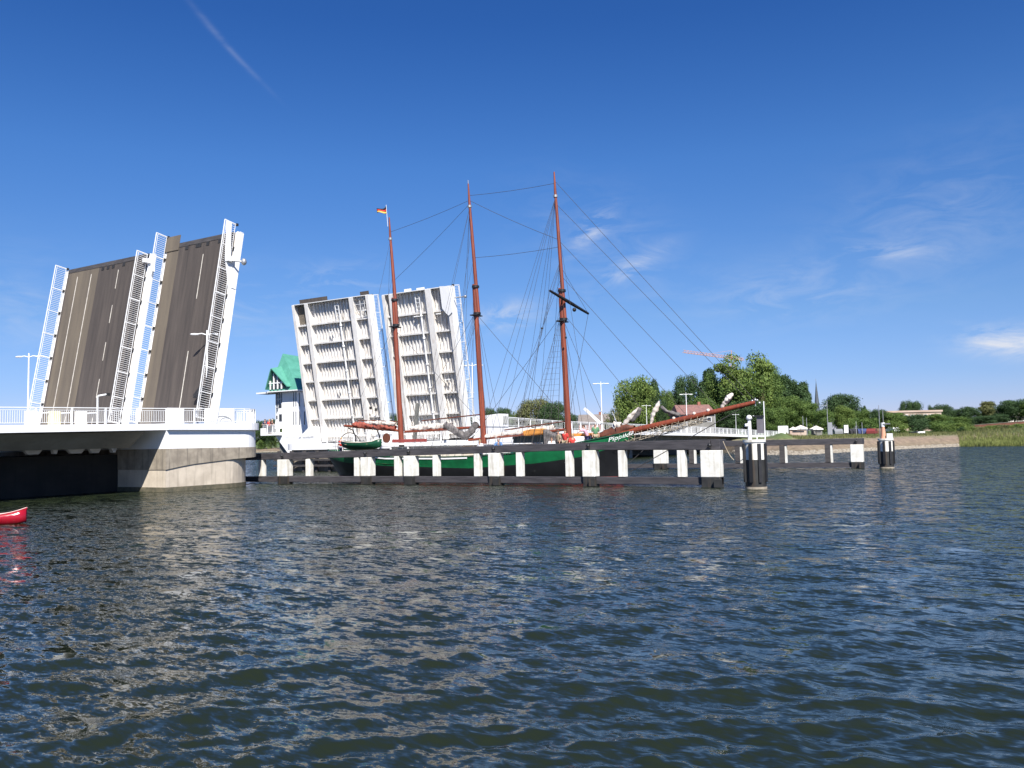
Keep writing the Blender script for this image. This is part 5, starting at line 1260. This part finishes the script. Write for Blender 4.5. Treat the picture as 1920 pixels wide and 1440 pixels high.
for k, (a, b, yt, fo, lab) in enumerate(((903, 935, 766, 'dark', 'dark far tree just right of the middle mast'), (928, 962, 764, 'dark', 'dark bushy far tree between middle mast and the big rounded tree'), (950, 985, 774, 'mid', 'low far tree at the left foot of the big rounded tree'),
      (965, 1030, 749, 'olive', 'big rounded far tree, seen through the fore rigging'), (1010, 1062, 753, 'dark', 'rounded far tree directly left of the foremast'), (1055, 1085, 774, 'dark', 'low far tree directly right of the foremast'), (1128, 1150, 776, 'mid', 'low far tree left of the ramp lamp'))):
    tree(a, b, yt, shore_r((a+b)/2)+10, 'round', fo, lab, k+3, 'trees on the far bank')
tree(498, 518, 818, 462, 'bush', 'light', 'light green bush on the far bank under the tower balcony', 2)
tree(478, 500, 824, 462, 'bush', 'mid', 'green bush on the far bank between pier and tower', 3)
for k, (px, yt, dd, fo, lab) in enumerate(((1812, 806, 196, 'light', 'first low bright bush from the gravel end'), (1832, 810, 197, 'olive', 'second low bush from the gravel end'), (1852, 812, 197, 'light', 'third low bright bush from the gravel end'), (1876, 813, 197, 'olive', 'fourth low bush from the gravel end'), (1902, 812, 196, 'light', 'low bright bush above the reeds near the right edge'), (1925, 810, 196, 'olive', 'low bush above the reeds cut by the right edge'))):
    tree(px-15, px+17, yt, dd, 'bush', fo, lab+', above the reeds' if 'reeds' not in lab else lab, k, 'bushes above the reeds')
# reeds and rough grass: nobody could count them
def blades(name, pts, h, wd, mats, label, cat):
    rg = random.Random(11); mb = MB()
    for p, hh in pts:
        a = rg.uniform(0, 6.28); dx, dy = math.cos(a)*wd, math.sin(a)*wd; lx, ly = rg.uniform(-.25, .25)*hh, rg.uniform(-.25, .25)*hh
        mb.add([(p.x-dx, p.y-dy, p.z-.1), (p.x+dx, p.y+dy, p.z-.1), (p.x+lx*.4+dx*.7, p.y+ly*.4+dy*.7, p.z+hh*.6), (p.x+lx, p.y+ly, p.z+hh), (p.x+lx*.4-dx*.7, p.y+ly*.4-dy*.7, p.z+hh*.6)], [(0, 1, 2, 3, 4)])
    o = mb.build(name, mats, origin=(0, 0, 0)); tag(o, label, cat, kind='stuff'); return o
rg = random.Random(4); pts = []
for i in range(9000):
    px = rg.uniform(1794, 2150); d = abs(rg.gauss(0, 5))-1.2; r = shore_r(px)+d; a = math.atan2(px-960, 1600); p = cam2w(r*math.sin(a), r*math.cos(a), 0); p.z = max(-.1, land_z(px, r))
    pts.append((p, rg.uniform(.5, 1.1)*(1 if px > 1806 else .8)))
blades('reeds', pts, 1.8, .05, foliage('reed_leaves', (.085, .105, .030), (.17, .19, .06)), 'green reed belt at the waterline on the right', 'reeds')
pts = []
for i in range(14000):
    px = rg.uniform(1470, 2100); r = shore_r(px)+rg.uniform(17 if px < 1790 else 6, 55); a = math.atan2(px-960, 1600); p = cam2w(r*math.sin(a), r*math.cos(a), 0); p.z = land_z(px, r); pts.append((p, rg.uniform(.2, .55)*(1.6 if px > 1790 else 1)))
blades('grass', pts, .4, .05, FOL['olive'], 'rough grass above the gravel beach', 'grass')

# ---------------------------------------------------------------- buildings far off
def camdir(px): a = math.atan2(px-960, 1600); return math.atan2(_rt.y, _rt.x)-0*a
def obox(mb, c, rz, sx, sy, z0, z1, mi=0):
    cs, sn = math.cos(rz), math.sin(rz); X = Vector((cs, sn, 0)); Y_ = Vector((-sn, cs, 0)); c = Vector((c.x, c.y, 0))
    q = [c+X*a*sx/2+Y_*b*sy/2 for a, b in ((-1, -1), (1, -1), (1, 1), (-1, 1))]
    return mb.hexa([p+Vector((0, 0, z0)) for p in q]+[p+Vector((0, 0, z1)) for p in q], mi)
def house(px, depth, wd, dp, zwall, zridge, rot, wall, roof, label, nwin=4, name='house', flat=False):
    p = at(px, depth); z0 = gz(p)-.3; rz = CAMROT+rot
    t = thing(name, (p.x, p.y, z0), label, 'house' if name == 'house' else 'building', None)
    cs, sn = math.cos(rz), math.sin(rz); X = Vector((cs, sn, 0)); Y_ = Vector((-sn, cs, 0)); c = Vector((p.x, p.y, 0))
    obox(MB(), p, rz, wd, dp, z0, zwall).build('wall', M[wall], t)
    if flat:
        obox(MB(), p, rz, wd+.6, dp+.6, zwall+.003, zwall+.55).build('roof', M[roof], t)
    else:
        mb = MB(); a, b = wd/2+.4, dp/2+.5
        q = [c-X*a-Y_*b+_z*zwall, c+X*a-Y_*b+_z*zwall, c+X*a+Y_*b+_z*zwall, c-X*a+Y_*b+_z*zwall, c-X*a*.9+_z*zridge, c+X*a*.9+_z*zridge]
        mb.add(q, [(0, 1, 5, 4), (1, 2, 5), (2, 3, 4, 5), (3, 0, 4), (0, 3, 2, 1)]); r_ = mb.build('roof', M[roof], t)
        ch = MB(); obox(ch, c+X*wd*.2, rz, .7, .7, zridge-1, zridge+.7); ch.build('chimney', M['brick'], r_)
    for i in range(nwin):
        u = -wd/2+wd*(i+.5)/nwin; cc = c+X*u-Y_*(dp/2+.03)
        fr = MB(); obox(fr, cc, rz, 1.15, .05, zwall-1.9, zwall-.7); w_ = fr.build('window', M['white_clean'], t)
        g_ = MB(); obox(g_, cc-Y_*.03, rz, .9, .03, zwall-1.8, zwall-.8); g_.build('pane', M['dark_glass'], w_)
    return t
D = 205
house(1296, 213, 9.0, 8, atpx(1296, 778, 213).z, atpx(1296, 759, 213).z, .1, 'concrete_dark', 'roof_red', 'house with red tiled roof behind the bowsprit', 3)
house(1112, 262, 9.5, 9, atpx(1112, 794, 262).z, atpx(1112, 777, 262).z, -.05, 'brick', 'roof_grey', 'house with brown grey roof between foremast and ramp lamp', 3)
house(1696, 262, 17.5, 9, atpx(1696, 774, 262).z, 0, 0, 'pinkwall', 'pinkwall', 'long flat roofed cream building above the tree line', 9, 'building', True)
house(1880, 270, 7, 8, atpx(1875, 778, 270).z, atpx(1875, 770, 270).z, .4, 'cream', 'cream', 'small cream house glimpsed left of the large right edge tree', 2)
# long red brick wall on the bank
t = thing('brick_wall', tuple(at(1880, 224, 4.4)), 'long low red brick wall on the bank at the right edge', 'wall')
a, b = atpx(1795, 797, 232), atpx(1990, 792, 214)
a.z = gz(a); b.z = gz(b)
MB().hexa([a, b, b+(_fw*.4), a+(_fw*.4), a+_z*1.1, b+_z*1.9, b+_fw*.4+_z*1.9, a+_fw*.4+_z*1.1]).build('wall', M['brick'], t)
MB().hexa([a+_z*1.103-_fw*.08, b+_z*1.903-_fw*.08, b+_fw*.48+_z*1.903, a+_fw*.48+_z*1.103, a+_z*1.2-_fw*.08, b+_z*2.0-_fw*.08, b+_fw*.48+_z*2.0, a+_fw*.48+_z*1.2]).build('coping', M['concrete'], t)
# church spire
p = atpx(1532, 762, 520); q = atpx(1531, 715, 520)
t = thing('church', (p.x, p.y, 3), 'slim dark church spire rising behind the trees', 'church')
MB().tube([(p.x, p.y, p.z-2), (p.x, p.y, p.z+.9), (p.x, p.y, q.z-3), (p.x, p.y, q.z)], [1.5, 1.45, .35, .08], 8, sm=False).build('spire', M['slate'], t)
obox(MB(), p, CAMROT, 3.6, 3.6, 2, p.z-2).build('tower', M['slate'], t)
MB().tube([(p.x, p.y, q.z), (p.x, p.y, q.z+1.6)], .12, 5).build('finial', M['metal'], t)
# tower crane
dC = 330
a = atpx(1281, 661, dC); b = atpx(1372, 673, dC+6); c = atpx(1394, 676, dC+8)
t = thing('tower_crane', (b.x, b.y, 3), 'orange-red tower crane with its jib above the trees', 'crane')
def lattice(p, q, w_, n, mb, up=Vector((0, 0, 1))):
    d = (q-p).normalized(); x = d.cross(up).normalized()*w_/2; h = x.cross(d).normalized()*w_*.9
    C3 = (lambda s: p.lerp(q, s)+x, lambda s: p.lerp(q, s)-x, lambda s: p.lerp(q, s)+h)
    for g_ in C3: mb.tube([g_(0), g_(1)], .06, 5)
    for i in range(n):
        s0_, s1_, sm_ = i/n, (i+1)/n, (i+.5)/n
        for g_ in C3[:2]: mb.tube([g_(s0_), C3[2](sm_)], .045, 4, caps=False); mb.tube([C3[2](sm_), g_(s1_)], .045, 4, caps=False)
        mb.tube([C3[0](s0_), C3[1](s1_)], .045, 4, caps=False)
mb = MB(); lattice(b, a, 1.1, 16, mb); mb.build('jib', M['crane'], t)
mb = MB(); lattice(b, c, 1.1, 7, mb); mb.build('counter_jib', M['crane'], t)
mb = MB(); lattice(Vector((b.x, b.y, 3)), b, 1.6, 18, mb, up=_fw); mb.build('tower', M['crane'], t)
tp = atpx(1371, 657, dC+6); mb = MB(); mb.tube([b, tp], [.35, .08], 6); mb.tube([tp, b.lerp(a, .6)], .04, 4); mb.tube([tp, c], .04, 4); mb.build('apex', M['crane'], t)
# lamp poles and flagpoles on shore
for px, y0, y1, dd, lab in ((1550, 752, 808, 178, 'tall grey pole on the quay left of the wide dark tree'), (1505, 780, 800, 182, 'short grey pole beside the cafe parasols'), (1512, 783, 800, 186, 'thin pole right of the cafe pole'), (1655, 770, 806, 190, 'thin pole behind the orange beacon'),
                            (1605, 790, 806, 185, 'thin pole near the parked cars left side'), (1616, 792, 806, 185, 'thin pole near the parked cars'), (1904, 794, 812, 200, 'white post at the brick wall, right edge'), (1888, 800, 812, 200, 'thin white post left of the right edge post')):
    q = atpx(px, y0, dd); z0 = gz(q)
    t = thing('pole', (q.x, q.y, z0), lab, 'pole', 'poles on the shore'); MB().tube([(q.x, q.y, z0-.2), (q.x, q.y, q.z)], [.10, .05], 8).build('shaft', M['metal'], t)
    if px == 1550: MB().bar(q-_z*.9-_rt*1.1, q-_z*.9+_rt*.1, .08, .08).build('arm', M['metal'], t)
# cafe parasols
def parasol(px, y, dd, r, label):
    q = atpx(px, y, dd); z0 = gz(q); t = thing('parasol', (q.x, q.y, z0), label, 'parasol', 'cafe parasols on the quay')
    vs = [(q.x, q.y, q.z)]+[(q.x+r*math.cos(R(45*k)), q.y+r*math.sin(R(45*k)), q.z-.65) for k in range(8)]
    MB().add(vs, [(0, 1+k, 1+(k+1) % 8) for k in range(8)]+[tuple(range(8, 0, -1))]).build('canopy', M['cream'], t)
    MB().tube([(q.x, q.y, z0), (q.x, q.y, q.z)], .04, 6).build('pole', M['deck_wood'], t)
parasol(1501, 797, 172, 1.5, 'cream parasol above the long cafe table'); parasol(1530, 798, 172, 1.45, 'white parasol right of the cafe stall')
parasol(1487, 800, 176, 1.2, 'pale parasol left of the cafe stall')
def stall(px, y, dd, wd, h, m, label):
    q = atpx(px, y, dd); z0 = gz(q)
    t = thing('kiosk', (q.x, q.y, z0), label, 'kiosk'); obox(MB(), q, CAMROT, wd, 1.6, z0, z0+h).build('wall', M[m], t)
    obox(MB(), q, CAMROT, wd+.4, 2.1, z0+h+.003, z0+h+.15).build('roof', M['white_clean'], t)
    obox(MB(), q-_fw*.82, CAMROT, wd*.7, .03, z0+.9, z0+h-.3).build('counter_opening', M['dark_glass'], t)
stall(1494, 805, 176, 3.4, 1.5, 'pinkwall', 'low pink cafe kiosk under the cream parasol'); stall(1531, 806, 175, 1.7, 1.4, 'concrete_dark', 'small dark kiosk under the white parasol')
# vehicles
def van(px, dd, label, m, L=5.2, H=2.4, rot=.3, name='van'):
    q = at(px, dd); z0 = gz(q)+.05
    t = thing(name, (q.x, q.y, z0), label, name, None, rz=0); rz = CAMROT+rot; X = Vector((math.cos(rz), math.sin(rz), 0)); Y_ = Vector((-X.y, X.x, 0)); c = Vector((q.x, q.y, z0))
    prof = [(-.5, .35), (.5, .35), (.5, .50*H), (.34, .55*H), (.22, H), (-.5, H)] if name == 'van' else [(-.5, .3), (.5, .3), (.5, .85), (.28, .95), (.14, 1.42), (-.30, 1.42), (-.46, .95), (-.5, .9)]
    MB().slab([c+X*L*a-Y_*.9+_z*b for a, b in prof], Y_*1.8).build('body', m, t, bevel=.06)
    g_ = MB(); 
    if name == 'van': g_.slab([c+X*L*.20-Y_*.92+_z*H*.6, c+X*L*.33-Y_*.92+_z*H*.6, c+X*L*.25-Y_*.92+_z*H*.9, c+X*L*.2-Y_*.92+_z*H*.9], Y_*.02)
    else: g_.slab([c-X*L*.40-Y_*.92+_z*.98, c+X*L*.25-Y_*.92+_z*.98, c+X*L*.13-Y_*.92+_z*1.34, c-X*L*.29-Y_*.92+_z*1.34], Y_*.02)
    g_.build('side_window', M['dark_glass'], t)
    for a in (-.33, .33):
        for s in (-.86, .70):
            w_ = MB().tube([c+X*L*a+Y_*s+_z*.32, c+X*L*a+Y_*(s+.18)+_z*.32], .32, 14).build('wheel', M['rubber'], t)
            MB().tube([c+X*L*a+Y_*(s-.01)+_z*.32, c+X*L*a+Y_*s+_z*.32], .18, 12).build('rim', M['metal'], w_)
    return t
van(1466, 168, 'white delivery van parked at the top of the sand heap', M['white_clean'], 3.4, 2.1, 1.2)
for k, (px, dd, c, lab) in enumerate(((1632, 184, cloth('dark_red_car_paint', (.20, .03, .03)), 'dark red car in the shore car park'), (1645, 186, cloth('brown_car_paint', (.16, .09, .05)), 'brown car beside the dark red one'), (1612, 187, cloth('blue_car_paint', (.05, .07, .18)), 'dark blue car left of the dark red one'),
         (1566, 190, cloth('grey_car_paint', (.22, .23, .24)), 'grey car right of the tall quay pole'), (1592, 188, cloth('black_car_paint', (.03, .03, .035)), 'black car below the white sign board'), (1670, 222, M['white_clean'], 'white car right of the orange beacon'))):
    van(px, dd, lab, c, 3.9, 1.4, 1.0+.15*k, 'car')
q = atpx(1586, 797, 186); z0 = gz(q); t = thing('sign_board', (q.x, q.y, z0), 'tall white advertising board beside the car park', 'sign')
obox(MB(), q, CAMROT+.2, 1.0, .15, z0+.6, q.z).build('panel', M['white_clean'], t)
for s in (-.4, .4): MB().tube([q*1+_rt*s-_z*(q.z-z0), q+_rt*s-_z*(q.z-z0-.65)], .05, 6).build('leg', M['metal'], t)
q = atpx(1556, 792, 180); z0 = gz(q); t = thing('banner', (q.x, q.y, z0), 'grey upright banner right of the tall quay pole', 'banner')
obox(MB(), q, CAMROT, .9, .06, z0+.3, q.z).build('cloth', CL['grey'], t); MB().tube([q-_rt*.5-_z*(q.z-z0), q-_rt*.5+_z*.2], .04, 6).build('pole', M['metal'], t)
# small boats: drawn up on the beach and moored beyond the left deck
def boat(c, rz, L, H, label, m, grp=None, cabin=True):
    t = thing('motor_boat', tuple(c), label, 'boat', grp); X = Vector((math.cos(rz), math.sin(rz), 0)); Y_ = Vector((-X.y, X.x, 0)); st = []
    for i in range(9):
        t_ = i/8; b = L*.17*(1-t_**3)**.6 if t_ < 1 else .02; st.append([c+X*L*(t_-.5)+Y_*s*bb+_z*z for s, bb, z in ((-1, b, H*.36+.12*t_), (-1, b*.8, .05), (0, 0, -.25+.25*t_**4), (1, b*.8, .05), (1, b, H*.36+.12*t_))])
    mb = MB().add([p for r_ in st for p in r_], [(i*5+j, i*5+j+1, (i+1)*5+j+1, (i+1)*5+j) for i in range(8) for j in range(4)]+[(i*5+4, i*5, (i+1)*5, (i+1)*5+4) for i in range(8)], 0, True); mb.add(st[0], [(0, 1, 2, 3, 4)]); mb.build('hull', m, t)
    if cabin:
        MB().slab([c-X*L*.30-Y_*L*.12+_z*H*.36, c+X*L*.20-Y_*L*.12+_z*H*.36, c+X*L*.08-Y_*L*.12+_z*H, c-X*L*.34-Y_*L*.12+_z*H], Y_*L*.24).build('cabin', m, t)
        MB().slab([c-X*L*.25-Y_*(L*.12+.02)+_z*H*.6, c+X*L*.12-Y_*(L*.12+.02)+_z*H*.6, c+X*L*.08-Y_*(L*.12+.02)+_z*H*.85, c-X*L*.27-Y_*(L*.12+.02)+_z*H*.85], Y_*.015).build('cabin_window', M['dark_glass'], t)
for px, y, L, lab in ((1712, 815, 2.6, 'small dark boat drawn up above the gravel slope'), (1723, 816, 2.2, 'small white boat drawn up above the gravel slope')):
    q = at(px, 190); q.z = gz(q)+.2; boat(q, CAMROT+.3, L, 1.0, lab, M['white_clean'] if px > 1715 else M['hull_black'], 'boats on the beach', cabin=False)
# gulls / lights nothing more; barrier gates on the left approach
for k, (x, lab) in enumerate(((28.2, 'white barrier housing behind the left railing, leftmost'), (29.6, 'yellowish barrier housing behind the left railing, middle'), (31.3, 'white barrier housing behind the left railing, rightmost'))):
    t = thing('barrier_housing', (x, W0+1.6, dz(x)), lab, 'barrier', 'barrier housings on the deck')
    MB().box((x-.28, W0+1.35, dz(x)), (x+.28, W0+1.85, dz(x)+.85)).build('cabinet', M['cream'] if k != 1 else cloth('pale_yellow_paint', (.75, .68, .42)), t, bevel=.05)
    MB().tube([(x, W0+1.6, dz(x)+.7), (x+1.1, W0+1.7, dz(x)+.78)], .05, 6).build('boom_stub', M['white_clean'], t)
# heap of sand and stones on the foreshore
rg = random.Random(9); mb = MB()
for i in range(1500):
    px = rg.uniform(1370, 1800); d = rg.uniform(-.6, 2.6); r = shore_r(px)+d; a = math.atan2(px-960, 1600); s = rg.uniform(.08, .30)
    mb.ball(cam2w(r*math.sin(a), r*math.cos(a), land_z(px, r)), s, 5, sc=(1, 1, .6))
tag(mb.build('shore_stones', mat('pale_stones', (.34, .30, .24), (.22, .19, .15), 2, .9), origin=(0, 0, 0)), 'band of pale stones along the far waterline', 'stones', kind='stuff')
for o in bpy.data.objects:
    if '_o' in o: del o['_o']
